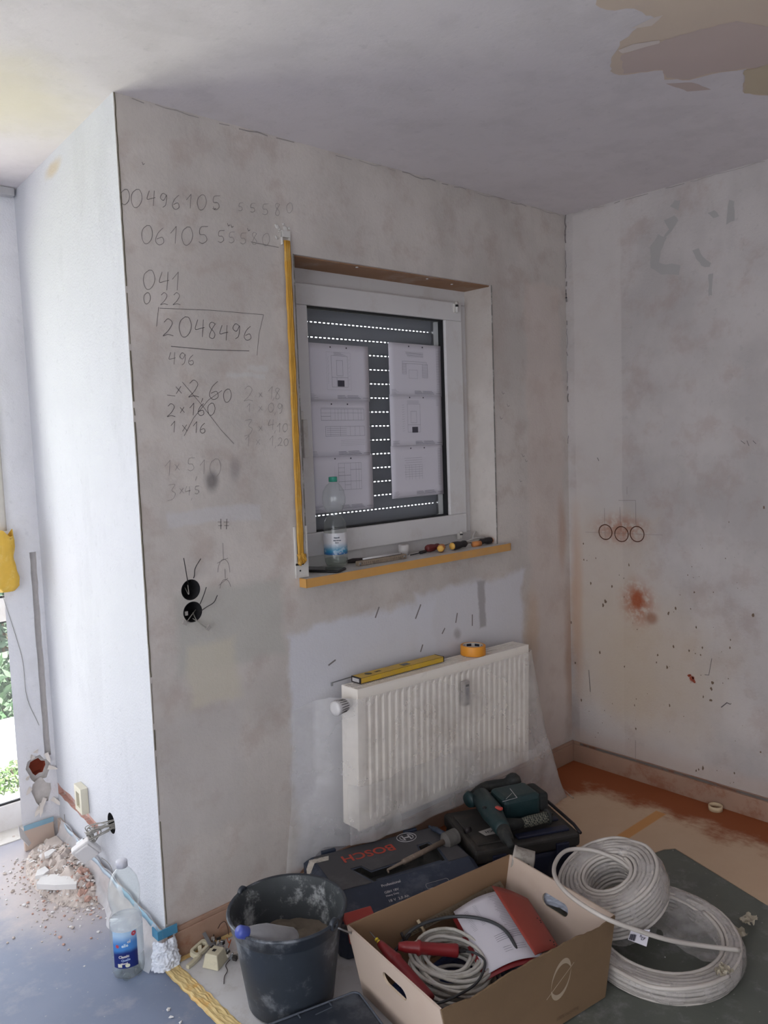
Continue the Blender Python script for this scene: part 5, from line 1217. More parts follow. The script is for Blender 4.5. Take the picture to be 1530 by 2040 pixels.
for i in range(13):
    u_, v_ = 422 + i * 3.7 + random.uniform(-3, 3), 1868 + i * 3.0 + random.uniform(-10, 6); p = onb(u_, v_, .018)
    b = MB(); b.box((0, 0, 0), (random.uniform(.007, .014), random.uniform(.006, .012), random.uniform(.008, .016)), M=Matrix.Translation(p) @ Matrix.Rotation(random.random() * 3, 4, 'Z') @ Matrix.Rotation(random.uniform(-.5, .5), 4, 'X'))
    b.build('terminal', m_mix[i % 3], ts, bevel=.001)
p = onb(466, 1903, .014); b = MB(); b.box((0, 0, 0), (.024, .012, .012), M=Matrix.Translation(p) @ Matrix.Rotation(-.3, 4, 'Z')); b.build('terminal_block', m_mix[1], ts, bevel=.001)
for i in range(5):
    p = onb(424 + i * 9, 1876 + i * 7, .026); b = MB(); b.cyl(p, p + Vector((.004, -.006, .010)), .0022, n=10); b.build('screw', m_alu, ts)
b = MB(); wire(b, [onb(434, 1850, .05), onb(440, 1840, .06), onb(448, 1836, .065), onb(453, 1846, .055), onb(456, 1862, .03)], .0013); b.build('brown_wire', simple('brown_wire', (70, 44, 34), .6), ts)
b = MB(); wire(b, [onb(462, 1908, .010), onb(450, 1922, .007), onb(453, 1934, .007), onb(447, 1946, .007), onb(446, 1960, .0062)], .0012); b.build('dangling_wire', simple('dark_brown_wire', (50, 36, 32), .6), ts)
b = MB(); wire(b, [onb(452, 1868, .03), onb(456, 1878, .035), onb(460, 1872, .03), onb(455, 1888, .02)], .0016); b.build('orange_wire', simple('orange_wire', (190, 92, 44), .6), ts)

# ================================================================== power tool case
m_navy = simple('navy_case_plastic', (46, 54, 70), .5, vary=.1, scale=20, dirt=(110, 116, 128), dirt_amt=.35, dirt_scale=10)
m_cgrey = simple('charcoal_lid', (70, 68, 70), .6, vary=.08, scale=20, dirt=(110, 106, 106), dirt_amt=.3, dirt_scale=8)
m_rec = simple('recess_black', (34, 34, 32), .6, vary=.2, scale=20, dirt=(90, 84, 78), dirt_amt=.4, dirt_scale=14)
m_latch = simple('red_latch', (176, 66, 58), .5, vary=.08, scale=20)
m_redink = simple('red_print', (176, 66, 50), .6, vary=.12, scale=60); m_wink = simple('white_print', (186, 182, 184), .6, vary=.1, scale=60)
a1 = math.radians(-18.5)
tcx = thing('power_tool_case', 'navy and charcoal tool case with red lettering and latches under the radiator', 'tool case', (.493, -.034, .0045), (0, 0, a1))
def U(l): return [((x + .05) / 1.16, y) for x, y in l]
tcx.scale = (1.16, 1, 1)
ZT = .150
b = MB(); b.prism([(.0, -.012), (.012, 0), (.44, 0), (.452, -.012), (.452, -.345), (.435, -.372), (.015, -.372), (0, -.345)], 0, .088); b.build('base_shell', m_navy, tcx, bevel=.004)
def topz(v): return ZT if v > -.255 else ZT - (-.255 - v) * .40
b = MB()
out = [(.0, -.012), (.012, 0), (.44, 0), (.452, -.012), (.452, -.255), (.452, -.345), (.435, -.372), (.015, -.372), (0, -.345), (0, -.255)]
inn = [(.018, -.022), (.026, -.016), (.426, -.016), (.434, -.022), (.434, -.255), (.434, -.335), (.424, -.350), (.026, -.350), (.018, -.335), (.018, -.255)]
k = 10
vs = [(x, y, .092) for x, y in out] + [(x, y, min(topz(y) - .016, .135)) for x, y in out] + [(x, y, topz(y)) for x, y in inn]
fs = [tuple(range(k - 1, -1, -1))]
for i in range(k):
    j = (i + 1) % k; fs += [(j, i, i + k, j + k)[::1], (j + k, i + k, i + 2 * k, j + 2 * k)]
fs.append((2 * k, 2 * k + 1, 2 * k + 2, 2 * k + 3, 2 * k + 4, 2 * k + 9)); fs.append((2 * k + 9, 2 * k + 4, 2 * k + 5, 2 * k + 6, 2 * k + 7, 2 * k + 8))
b.add(vs, fs); lid = b.build('lid', m_navy, tcx)
kr = MB(); kr.prism(U([(.075, -.155), (.105, -.152), (.122, -.198), (.322, -.180), (.335, -.118), (.372, -.112), (.384, -.160), (.372, -.240), (.110, -.252)]), .132, .18)
MW = Matrix.Translation(tcx.location) @ Matrix.Rotation(a1, 4, 'Z') @ Matrix.Diagonal((1.16, 1, 1, 1)); kr.v = [MW @ v for v in kr.v]; bpy.context.view_layer.update()
bmx = bmesh.new(); bmx.from_mesh(lid.data); bmesh.ops.recalc_face_normals(bmx, faces=bmx.faces); bmx.to_mesh(lid.data); bmx.free()
carve(lid, [(kr, m_rec)])
b = MB(); b.prism(U([(-.018, -.022), (.42, -.022), (.42, -.106), (.330, -.110), (.316, -.172), (.126, -.190), (.108, -.146), (.068, -.148), (.100, -.256), (-.016, -.254)])[::-1], ZT - .001, ZT + .0025); b.build('lid_plate', m_cgrey, tcx, bevel=.001)
b = MB(); b.prism(U([(.4202, -.022), (.456, -.022), (.456, -.254), (.380, -.254), (.392, -.160), (.380, -.106), (.4202, -.106)])[::-1], ZT - .001, ZT + .0025); b.build('lid_plate', m_cgrey, tcx, bevel=.001)
b = MB(); b.obox((.15, -.238, ZT - .010), (.36, -.228, ZT - .010), .012, .010); b.build('carry_handle', m_navy, tcx, bevel=.003)
for x in (.015, .385):
    b = MB(); b.add([(x, -.335, .128), (x + .082, -.335, .128), (x + .082, -.384, .105), (x, -.384, .105), (x, -.335, .050), (x + .082, -.335, .050), (x + .074, -.386, .050), (x + .008, -.386, .050)], [(3, 2, 1, 0), (4, 5, 6, 7), (0, 1, 5, 4), (1, 2, 6, 5), (2, 3, 7, 6), (3, 0, 4, 7)]); b.build('latch', m_latch, tcx, bevel=.003)
for x in (.06, .33):
    b = MB(); b.b2((x, -.004, .06), (x + .045, .010, .152)); b.build('hinge', m_navy, tcx, bevel=.003)
vs, fs = text('BOSCH', .058, .0012); wmax = max(p.x for p in vs) - min(p.x for p in vs); sc1 = .190 / wmax
b = MB(); b.add([(-(x * sc1 / 1.16) + .181, -(y * sc1) - .083, ZT + .0032) for x, y, _ in vs], fs); b.build('red_lettering', m_redink, tcx)
b = MB(); cx_, cy_ = .3207, -.046
for r in (.0305,):
    b.tube([(cx_ + r * math.cos(i * math.pi / 24), cy_ + r * math.sin(i * math.pi / 24), ZT + .003) for i in range(48)], .0013, 4, True)
b.tube([(cx_ + .021 * math.cos(math.radians(a_)), cy_ + .021 * math.sin(math.radians(a_)), ZT + .003) for a_ in range(-50, 51, 10)], .0013, 4); b.tube([(cx_ + .021 * math.cos(math.radians(a_)), cy_ + .021 * math.sin(math.radians(a_)), ZT + .003) for a_ in range(130, 231, 10)], .0013, 4)
for dx_ in (-.010, .010): b.obox((cx_ + dx_, cy_ - .018, ZT + .003), (cx_ + dx_, cy_ + .018, ZT + .003), .004, .001)
b.obox((cx_ - .010, cy_, ZT + .003), (cx_ + .010, cy_, ZT + .003), .006, .001); b.build('round_emblem', m_wink, tcx)
def onfront(mb, s_, size, cu, cv, flip=True):
    vs, fs = text(s_, size, .0002, 'LEFT'); mb.add([(x + cu, y + cv, topz(y + cv) + .0010) for x, y, _ in vs], fs)
b = MB(); onfront(b, 'Professional', .012, .150, -.276); onfront(b, 'GBH 18V', .011, .150, -.300); onfront(b, 'Heavy Duty', .008, .150, -.312); onfront(b, '18 V  2,0 Ah', .012, .150, -.330); 
b.build('white_lettering', m_wink, tcx)
b = MB(); b.tube([(x + .305, y - .318, topz(y - .318) + .0012) for x, y in rr(.07, .018, .006)], .0006, 4, True); b.build('printed_frame', m_wink, tcx)
b = MB(); m_st = simple('old_masking_tape', (196, 188, 176), .8, vary=.12, scale=60, dirt=(60, 56, 52), dirt_amt=.5, dirt_scale=90)
b.add([(.070, -.040, ZT + .004), (.062, -.066, ZT + .004), (.020, -.062, ZT + .003), (.002, -.085, ZT - .012), (-.005, -.118, .092), (-.006, -.085, .088), (-.003, -.055, ZT - .015), (.012, -.034, ZT + .002)], [(0, 1, 2, 7), (2, 3, 6, 7), (3, 4, 5, 6)]); b.build('tape_strip', m_st, tcx, thick=.001)

# chisel bit with dusty chuck resting in the case's handle recess
P0, P1, P2 = at(772, 1733, 'z', .160), at(885, 1676, 'z', .172), at(914, 1662, 'z', .176)
cb = thing('core_drill_bit', 'long dusty drill bit with grey ribbed head lying across the tool case', 'drill bit', (0, 0, 0))
b = MB(); b.tube([P0, P0.lerp(P1, .25), P0.lerp(P1, .26), P1], [.004, .0055, .009, .009], 14); b.tube([P0, P0 + Vector((-.006, -.012, -.002))], .0035, 8); b.build('shank', simple('dusty_steel', (128, 112, 98), .6, .3, vary=.3, scale=60, dirt=(170, 156, 142), dirt_amt=.6, dirt_scale=40), cb)
Mh = frame_to(P1, P2); b = MB(); lp = [(0, -.004), (.018, -.003)]
for i in range(8): lp += [(.0225, .004 + i * .006), (.027, .0055 + i * .006), (.027, .0085 + i * .006)]
lp += [(.026, .054), (.016, .058), (0, .058)]; b.lathe(lp, 36, M=Mh); b.build('ribbed_head', simple('dusty_grey_head', (100, 96, 92), .8, vary=.25, scale=50), cb)
b = MB(); b.tube([P2 + (P2 - P1).normalized() * .03, P2 + (P2 - P1).normalized() * .052], .010, 16); b.build('adapter', m_blk, cb)
pq0, pq1 = at(862, 1650, 'z', .168), at(886, 1662, 'z', .170)
b = MB(); b.tube([pq0, pq1], .009, 14); b.tube([pq0, pq0 + (pq0 - pq1).normalized() * .02], .005, 10); tag(b.build('spare_bit', m_navy), 'short dark adapter bit lying behind the ribbed drill head', 'drill bit')

# ================================================================== second case with the rotary hammer on it
m_olive = simple('black_case_lid', (48, 45, 42), .6, vary=.12, scale=14, dirt=(90, 80, 70), dirt_amt=.3, dirt_scale=8)
m_navyd = simple('dark_navy_plastic', (30, 34, 54), .5, vary=.12, scale=14)
a3 = math.radians(-26)
c2 = thing('black_tool_case', 'black and dark blue tool case behind the cardboard box, rotary hammer on it', 'tool case', (.928, -.434, .0040), (0, 0, a3))
b = MB(); b.b2((0, 0, 0), (.395, .300, .098)); b.build('base_shell', m_navyd, c2, bevel=.012, seg=3)
b = MB(); b.b2((-.004, -.006, .102), (.399, .304, .152)); b.build('lid', m_olive, c2, bevel=.012, seg=3)
b = MB(); b.b2((.02, .03, .1515), (.16, .26, .1575)); b.b2((.175, .15, .1515), (.375, .28, .1565)); b.build('lid_panel', m_olive, c2, bevel=.003)
b = MB(); b.b2((.17, .02, .1515), (.37, .05, .162)); b.b2((.17, .10, .1515), (.37, .125, .160)); b.build('lid_rib', m_navyd, c2, bevel=.003)
b = MB(); b.tube([(.399, -.004, .150), (.403, .05, .156), (.403, .24, .156), (.399, .300, .150)], .006, 10); b.build('edge_strap', m_blk, c2)
for x in (.06, .30):
    b = MB(); b.b2((x, -.016, .07), (x + .05, -.004, .13)); b.build('latch', m_navyd, c2, bevel=.003)
s_c = at(948, 1652, 'z', .160); b = MB(); b.add([(.058, .112, .1590), (.070, .076, .1590), (.150, .080, .1592), (.160, .100, .1592), (.130, .128, .1590)], [(0, 1, 2, 3, 4)]); b.build('torn_sticker', simple('worn_sticker', (168, 162, 156), .7, vary=.15, scale=30), c2)
vs, fs = text('BOSCH', .018, .0006); b = MB(); b.add([(-x + .108, -y + .098, .1602) for x, y, _ in vs], fs); b.build('sticker_print', m_blk, c2)

m_teal = simple('teal_tool_plastic', (26, 50, 52), .5, vary=.15, scale=30, dirt=(70, 76, 72), dirt_amt=.4, dirt_scale=14)
m_grip = simple('black_rubber_grip', (34, 36, 35), .75, vary=.15, scale=40, dirt=(74, 70, 64), dirt_amt=.5, dirt_scale=20)
dl = thing('rotary_hammer', 'dark green cordless rotary hammer with side handle lying on the black case', 'power drill', (0, 0, 0))
Zc = .205
N0, N1, N2, N3 = at(1018, 1686, 'z', .215), at(1003, 1655, 'z', .215), at(980, 1618, 'z', .215), at(958, 1588, 'z', .215)
b = MB(); b.tube([N0, N0.lerp(N1, .45), N0.lerp(N1, .5), N1, N1.lerp(N2, .15)], [.011, .013, .022, .025, .027], 24); b.build('chuck', m_grip, dl)
b = MB(); b.tube([N1, N1.lerp(N2, .2), N1.lerp(N2, .6), N2, N3], [.026, .030, .033, .040, .036], 24); b.build('gear_housing', m_teal, dl)
Bc = at(1040, 1594, 'z', .212); B2 = at(985, 1606, 'z', .212); ax_ = (Bc - B2).normalized()
Bx = Bc + ax_ * .012
b = MB(); b.obox(B2 + ax_ * .01, Bx - ax_ * -.035, .120, .088); b.build('motor_housing', m_teal, dl, bevel=.018, seg=3)
b = MB(); b.obox(Bx + ax_ * .030, Bx + ax_ * .072, .105, .070); b.build('battery', m_grip, dl, bevel=.012, seg=3)
G0, G1, G2 = at(938, 1592, 'z', .205), at(975, 1572, 'z', .215), at(1024, 1560, 'z', .225)
b = MB(); b.tube(spline([G0, G0.lerp(G1, .5) + Vector((.01, .02, 0)), G1 + Vector((.01, .02, 0)), G2], 6), [.030, .026] + [.019] * 10 + [.021] * 5 + [.028, .030], 18); b.build('rear_handle', m_grip, dl)
b = MB(); b.tube([G0, G0 + (G0 - G1).normalized() * .016], [.032, .026], 22); b.build('handle_flange', m_teal, dl)
T0 = at(1022, 1556, 'z', .24); b = MB(); b.tube([T0 - Vector((0, 0, .04)), T0 + Vector((-.004, .004, .012))], [.040, .026], 20); b.ico(T0, .032, 2, smooth=True); b.build('rear_cap', m_grip, dl)
b = MB(); k0 = at(962, 1590, 'z', .232); b.obox(k0, at(976, 1586, 'z', .235), .010, .020); b.build('red_switch', m_latch, dl, bevel=.003)
b = MB(); k0 = at(988, 1608, 'z', .250); b.obox(k0, at(1000, 1612, 'z', .252), .014, .010); b.build('red_selector', m_latch, dl, bevel=.003)
b = MB(); k0 = at(965, 1610, 'z', .244); b.cyl(k0, k0 + Vector((0, 0, .004)), .007); b.build('selector_recess', m_black, dl)
A0, A1, A2 = at(1003, 1645, 'z', .195), at(1040, 1640, 'z', .192), at(1088, 1628, 'z', .190)
b = MB(); b.tube([A0, A1], [.026, .017], 20); b.build('side_handle_clamp', m_grip, dl)
n = NT('knurled_rubber'); ck = n.n('ShaderNodeTexChecker'); ck.inputs['Scale'].default_value = 160; n.t.links.new(n.tc.outputs['Object'], ck.inputs['Vector'])
n.color(n.mix(ck.outputs['Fac'], lin((38, 42, 40)), lin((112, 110, 96)))).rough(.8); n.bump(ck.outputs['Fac'], .4, .002)
b = MB(); b.tube([A1, A1.lerp(A2, .3), A1.lerp(A2, .9), A2], [.017, .020, .019, .022], 24); b.build('side_handle_grip', n.m, dl)
b = MB(); b.tube([A2, A2 + (A2 - A1).normalized() * .006, A2 + (A2 - A1).normalized() * .016], [.024, .029, .018], 24); b.build('side_handle_end', m_grip, dl)
b = MB(); zt2 = .2572
fr_ = [at(u, v, 'z', zt2) for u, v in ((1001, 1597), (1030, 1589), (1016, 1571))]
b.ribbon(fr_, .003, (0, 0, 1)); b.ribbon([at(1008, 1592, 'z', zt2), at(1020, 1580, 'z', zt2)], .002, (0, 0, 1)); b.build('label_outline', m_wink, dl)
C0, C1 = at(1024, 1709, 'z', .205), at(1056, 1718, 'z', .196)
Mc = frame_to(C0 + (C0 - C1).normalized() * .004, C1 + (C1 - C0).normalized() * .012); b = MB(); b.lathe([(.034, 0), (.039, 0), (.039, .007), (.0365, .009), (.0365, .066), (.010, .070), (0, .070)], 40, M=Mc); b.lathe([(.034, 0), (.034, .060), (0, .060)], 40, M=Mc)
m_core = simple('pale_core_cutter', (176, 168, 158), .55, vary=.1, scale=30, dirt=(120, 108, 98), dirt_amt=.5, dirt_scale=24)
cc = b.build('core_cutter', m_core, dl)
vc = (Mc.inverted() @ CAMP); va = math.atan2(vc.y, vc.x)
b = MB(); b.grid(lambda u, v: tuple(Mc @ Vector((.0372 * math.cos(va + .15 + .8 * u), .0372 * math.sin(va + .15 + .8 * u), .030 + .026 * v))), 12, 1); b.build('cutter_window', m_black, cc)

# ================================================================== black organiser lid in the foreground
m_lid = simple('black_blue_lid', (46, 52, 62), .45, vary=.12, scale=14, dirt=(104, 110, 118), dirt_amt=.5, dirt_scale=6)
ol = thing('organiser_case', 'flat black case lid with raised rim cut off by the bottom edge', 'case', (.281, -.572, .0045), (0, 0, math.radians(-14.4)))
b = MB(); b.b2((-.46, -.34, 0), (0, 0, .046)); b.build('base', m_lid, ol, bevel=.01)
b = MB(); b.b2((-.455, -.335, .046), (-.005, -.005, .054)); b.build('lid', m_lid, ol, bevel=.003)
b = MB(); b.tube([(p_[0] - .23, p_[1] - .17, .056) for p_ in rr(.452, .332, .02)], .0028, 8, True)
for x in (-.09, -.18, -.27, -.36): b.obox((x, -.002, .056), (x, -.022, .056), .003, .003)
b.obox((-.14, -.03, .0548), (-.09, -.026, .0548), .002, .002); b.obox((-.27, -.06, .0548), (-.21, -.055, .0548), .002, .002)
b.build('rim', simple('rim_grey', (84, 90, 100), .5), ol)

# ================================================================== cardboard box and what is in it
m_card = simple('brown_cardboard', (146, 116, 88), .85, vary=.06, scale=5, dirt=(130, 102, 76), dirt_amt=.3, dirt_scale=4)
m_cardl = simple('lit_cardboard', (200, 180, 164), .8, vary=.04, scale=5, dirt=(190, 168, 150), dirt_amt=.3, dirt_scale=5)  # same cardboard, with the stronger light on the end panels in its colour
m_cedge = simple('cardboard_edge', (206, 186, 162), .9)
a2 = math.radians(-7.7); BL_, BW_, BH_ = .616, .423, .22; IN = .045
bx = thing('cardboard_box', 'open brown cardboard box with oval hand holes full of cables and papers', 'cardboard box', (.285, -.527, .0045), (0, 0, a2))
b = MB(); b.b2((IN, -BW_ + .004, 0), (BL_ - IN, -.004, .004)); b.build('bottom_panel', m_card, bx)
def wallp(u0, u1, jag, seed):
    rnd = random.Random(seed); N_ = 40; t_ = []
    for i in range(N_ + 1): t_.append((u0 + (u1 - u0) * i / N_, BH_ + (rnd.uniform(-.0022, .0015) - (.010 * max(0, math.sin((i / N_) * 9.0)) ** 2 if jag else 0)) * (1 if jag else .15)))
    return [(IN, .0), (BL_ - IN, .0)] + t_[::-1]
Mxz = Matrix(((1, 0, 0, 0), (0, 0, -1, 0), (0, 1, 0, 0), (0, 0, 0, 1)))   # (x,y,z)->(x,-z,y)
b = MB(); b.prism(wallp(0, BL_, False, 1), 0, .005, M=Mxz); b.build('back_panel', m_card, bx)
b = MB(); b.prism(wallp(0, BL_, True, 5), BW_ - .005, BW_, M=Mxz); b.build('front_panel', simple('shaded_cardboard', (122, 98, 72), .85, vary=.06, scale=5, dirt=(108, 86, 62), dirt_amt=.3, dirt_scale=4), bx)  # same cardboard, the shade on the front put into a darker colour
def endpanel(x0, x1, flip):
    d = Vector((x1 - x0, 0, BH_)); L_ = d.length; zx = d.normalized(); nx = Vector((0, 1, 0)).cross(zx)
    M_ = Matrix(((0, zx.x, nx.x, x0), (-1, 0, 0, 0), (0, zx.z, nx.z, .001), (0, 0, 0, 1)))   # (a,b,c) -> y=-a, along panel = b, normal = c
    b = MB(); b.prism([(.0055, 0), (BW_ - .0055, 0), (BW_ - .0055, L_), (.0055, L_)], -.003, .003, M=M_)
    o = b.build('end_panel', m_cardl, bx)
    bm = bmesh.new(); bm.from_mesh(o.data); bmesh.ops.recalc_face_normals(bm, faces=bm.faces); bm.to_mesh(o.data); bm.free()
    c_ = MB(); hw, hh = .052, .019; pts_ = [(BW_ * .50 + (hw - hh) * (1 if math.cos(t) > 0 else -1) + hh * math.cos(t), L_ - .066 + hh * math.sin(t)) for t in [(i + .5) * math.pi / 12 for i in range(24)]]
    c_.prism(pts_, -.02, .02, M=M_)
    # the carve happens in world space, so place the cutter through the box's own matrix
    MW = pmat(bx); c_.v = [MW @ v for v in c_.v]; bpy.context.view_layer.update(); carve(o, [(c_, m_cedge)])
    return o
endpanel(IN, 0.001, True); endpanel(BL_ - IN, BL_ - .001, False)
b = MB(); LM = Matrix(((1, 0, 0, .305), (0, 0, 1, -BW_ - .0008), (0, 1, 0, .118), (0, 0, 0, 1)))
LM = Matrix(((1, 0, 0, .398), (0, 0, 1, -BW_ - .0008), (0, 1, 0, .128), (0, 0, 0, 1)))
def cres(a0, a1, wmax, mb):
    N_ = 26; o1 = []; i1 = []
    for i in range(N_ + 1):
        t = math.radians(a0 + (a1 - a0) * i / N_); wv_ = wmax * max(0, math.sin(math.pi * i / N_)) ** .7 * (.4 + .9 * (i / N_))
        ex, ez = .036, .052; x_, z_ = ex * math.cos(t), ez * math.sin(t); x_ += z_ * .25
        o1.append((x_, z_)); s_ = 1 - wv_ / .045; i1.append((x_ * s_, z_ * s_))
    k = len(o1); mb.add([(x, y, 0) for x, y in o1] + [(x, y, 0) for x, y in i1], [(i, i + 1, i + 1 + k, i + k) for i in range(k - 1)], M=LM)
cres(200, 20, .013, b); cres(20, -160, .013, b)
b.obox(LM @ Vector((-.055, -.034, 0)), LM @ Vector((.05, .026, 0)), .0012, .0006, up=(0, -1, 0)); b.build('printed_swirl', simple('pale_box_print', (170, 152, 130), .85, vary=.1, scale=40), bx)
vs, fs = text('100% recycling', .014, 0); b = MB(); b.add([(x + .42, -BW_ - .0008, y + .022) for x, y, _ in vs], fs); b.build('faint_lettering', simple('faint_print', (104, 82, 60), .85), bx)
BM = pmat(bx)
def inb(x, y, z): return BM @ Vector((x, y, z))
# blue sack at the bottom
b = MB(); b.grid(lambda u, v: tuple(inb(.075 + .47 * u, -.035 - .355 * v, .012 + .036 * max(0, math.sin(u * 3.14) * math.sin(v * 3.14)) ** .5 + .012 * fn3(u * 7, v * 6, 1) + .005 * abs(fn3(u * 20, v * 20, 4)))), 60, 40, smooth=False)
tag(b.build('blue_sack', simple('dark_blue_plastic', (44, 62, 104), .4, vary=.3, scale=20)), 'crumpled dark blue plastic bag covering the bottom of the cardboard box', 'plastic bag')
m_cab = simple('grey_cable_sheath', (196, 192, 184), .45, vary=.06, scale=30, dirt=(150, 140, 124), dirt_amt=.5, dirt_scale=22)
m_cabb = simple('black_cable_sheath', (58, 60, 62), .45, vary=.1, scale=30)
rnd = random.Random(3); pts = []
cx0, cy0 = .222, -.190
for k in range(22):
    r = rnd.uniform(.066, .128); ox, oy = rnd.uniform(-.018, .014), rnd.uniform(-.026, .026); tz = rnd.uniform(-.22, .22); ph = rnd.uniform(0, 6.28); zz = .072 +   .0036 * k + rnd.uniform(-.006, .006)
    for i in range(26):
        t = i / 26 * 2 * math.pi
        pts.append((k + i / 26, cx0 + ox + r * math.cos(t), cy0 + oy + r * 1.08 * math.sin(t), zz + tz * r * math.cos(t - ph)))
sm = []
for i in range(len(pts)):
    w0 = pts[max(0, i - 3):i + 4]; sm.append(inb(*[sum(q[j] for q in w0) / len(w0) for j in (1, 2, 3)]))
b = MB(); b.tube(sm, .0051, 8); tag(b.build('cable_coil', m_cab), 'coil of pale grey cable lying in the cardboard box', 'cable coil')
b = MB(); b.tube(spline([inb(*p) for p in ((.135, -.03, .10), (.20, -.045, .155), (.30, -.075, .165), (.365, -.15, .172), (.375, -.24, .176), (.345, -.33, .15), (.33, -.37, .10))], 8), .0048, 10)
tag(b.build('black_cable', m_cabb), 'single black cable looping over the grey coil and papers in the box', 'cable')
m_red = simple('dark_red_handle', (132, 32, 36), .4, vary=.06, scale=30); m_tipm = m_steel
vt = thing('voltage_tester', 'red two pole voltage tester lying in the cardboard box', 'voltage tester', (0, 0, 0))
for (q0, q1, nm) in ((inb(.045, -.062, .205), inb(.070, -.285, .135), 'probe'), (inb(.088, -.122, .186), inb(.228, -.205, .160), 'probe')):
    d = q1 - q0; L_ = d.length; Mp = frame_to(q0, q1); first_ = nm and (q0 - inb(.045, -.062, .205)).length < .001
    if first_:
        b = MB(); b.lathe([(0, .030), (.009, .031), (.012, .05), (.017, .085), (.020, .094), (.020, .100), (.0175, .104), (.0165, L_ * .9), (.015, L_), (0, L_)], 20, M=Mp); pb = b.build(nm, m_red, vt)
        b = MB(); b.tube([Mp @ Vector((0, 0, -.012)), Mp @ Vector((0, 0, .032))], [.0012, .0022], 8); b.build('metal_tip', m_tipm, pb)
        for z_ in (.016, .025): 
            b = MB(); b.tube([Mp @ Vector((0, 0, z_)), Mp @ Vector((0, 0, z_ + .005))], .0055, 14); b.build('yellow_ring', simple('yellow_ring', (216, 190, 50), .5), pb)
    else:
        b = MB(); b.lathe([(0, 0), (.010, .001), (.0145, .020), (.0155, .050), (.0200, .054), (.0200, .060), (.0160, .064), (.0165, L_ * .8), (.0180, L_ - .004), (.0165, L_), (0, L_)], 20, M=Mp); pb = b.build(nm, m_red, vt)
        b = MB(); b.tube([q1, q1 + d.normalized() * .022], [.006, .004], 10); b.build('cord_guard', m_blk, pb)
b = MB(); b.tube(spline([inb(.246, -.214, .156), inb(.270, -.235, .150), inb(.265, -.275, .148), inb(.20, -.315, .142), inb(.12, -.315, .136), inb(.075, -.30, .130)], 8), .0034, 8); b.build('cord', m_cabb, vt)
# folder with papers
fd = thing('red_folder', 'open red folder with white printed sheets leaning in the cardboard box', 'folder', (0, 0, 0))
TL, TR, BR, BLc = inb(.345, -.045, .150), inb(.515, -.085, .175), inb(.395, -.365, .160), inb(.250, -.300, .135)
def quadf(a_, b_, c_, d_, bow):
    return lambda u, v: tuple((a_.lerp(b_, u)).lerp(d_.lerp(c_, u), v) + Vector((0, 0, bow * math.sin(u * math.pi) * 1.0)))
b = MB(); b.grid(quadf(inb(.335, -.048, .139), inb(.52, -.088, .165), inb(.398, -.375, .150), inb(.238, -.305, .124), .014), 10, 10); b.build('back_cover', m_red, fd, thick=.002)
b = MB(); b.grid(quadf(TL, TR, BR, BLc, .014), 14, 12); pg = b.build('page', m_paper, fd, thick=.0015)
b = MB(); qf = quadf(TL, TR, BR, BLc, .014); rnd = random.Random(9)
def pl(u0, v0, u1, v1, w_=.0011):
    pp = [Vector(qf(u0 + (u1 - u0) * i / 6, v0 + (v1 - v0) * i / 6)) + Vector((0, 0, .0016)) for i in range(7)]; b.ribbon(pp, w_, (0, 0, 1))
for i in range(15): pl(.12 + rnd.uniform(0, .02), .12 + i * .022, .20, .12 + i * .022, .0007); pl(.30, .10 + i * .022, .36, .10 + i * .022, .0007)
for i in range(22): pl(.62 + rnd.uniform(0, .08), .06 + i * .024, .92, .06 + i * .024 + .004, .0009)
for i in range(4): pl(.38, .62 + i * .028, .95, .60 + i * .028, .0013)
for i in range(3): pl(.42, .80 + i * .03, .56, .80 + i * .03); pl(.62, .80 + i * .03, .80, .80 + i * .03)
b.build('page_print', m_ink, fd)
F1, F2, F3, F4 = inb(.462, -.085, .208), inb(.548, -.150, .165), inb(.452, -.372, .160), inb(.350, -.378, .190)
b = MB(); b.grid(quadf(F1, F2, F3, F4, .006), 10, 10); b.build('front_flap', simple('brick_red_card', (150, 60, 48), .6, vary=.04), fd, thick=.002)
b = MB()
for u_, v_ in ((.86, .45), (.92, .48), (.90, .52), (.80, .86), (.90, .88), (.85, .93), (.92, .95)):
    p = Vector(quadf(F1, F2, F3, F4, .006)(u_, v_)) + Vector((0, 0, .002)); b.cyl(p, p + Vector((0, 0, .0006)), .0022, n=8)
b.build('flap_specks', m_black, fd)
b = MB(); b.obox(inb(.18, -.016, .125), inb(.56, -.024, .150), .022, .002, up=(0, -.6, .8))
for i in range(34): b.obox(inb(.19 + i * .0108, -.008, .128 + i * .0007), inb(.19 + i * .0108, -.030, .128 + i * .0007), .002, .004)
tag(b.build('perforated_strip', simple('dusty_metal_strip', (112, 98, 80), .7, .3, vary=.2, scale=60)), 'perforated metal strip lying along the back wall of the cardboard box', 'metal strip')
b = MB(); b.tube([inb(.236, -.012, .150), inb(.243, -.035, .120)], .0048, 12); tag(b.build('wall_plug', simple('cream_plug', (206, 188, 156), .6)), 'small cream dowel standing up behind the cable coil in the box', 'dowel')
b = MB(); q = inb(.157, -.052, .14); b.tube([q, q + Vector((-.006, .004, .022))], .004, 10); b.tube([q + Vector((.004, .0, -.004)), q + Vector((.030, .006, .004))], .0045, 10); tag(b.build('cable_connector', m_blk), 'small black connector at the back left of the box', 'connector')
b = MB(); b.grid(lambda u, v: tuple(inb(.585 + .022 * math.sin(u * 3.14) + .004 * fn3(u * 9, v * 9, 2) + .03, -.150 - .12 * u, .125 + .07 * v)), 16, 12, smooth=False)
tag(b.build('film_scrap', simple('milky_film', (190, 196, 210), .3, vary=.1, scale=30)), 'milky film bulging behind the right hand hole of the cardboard box', 'plastic film')

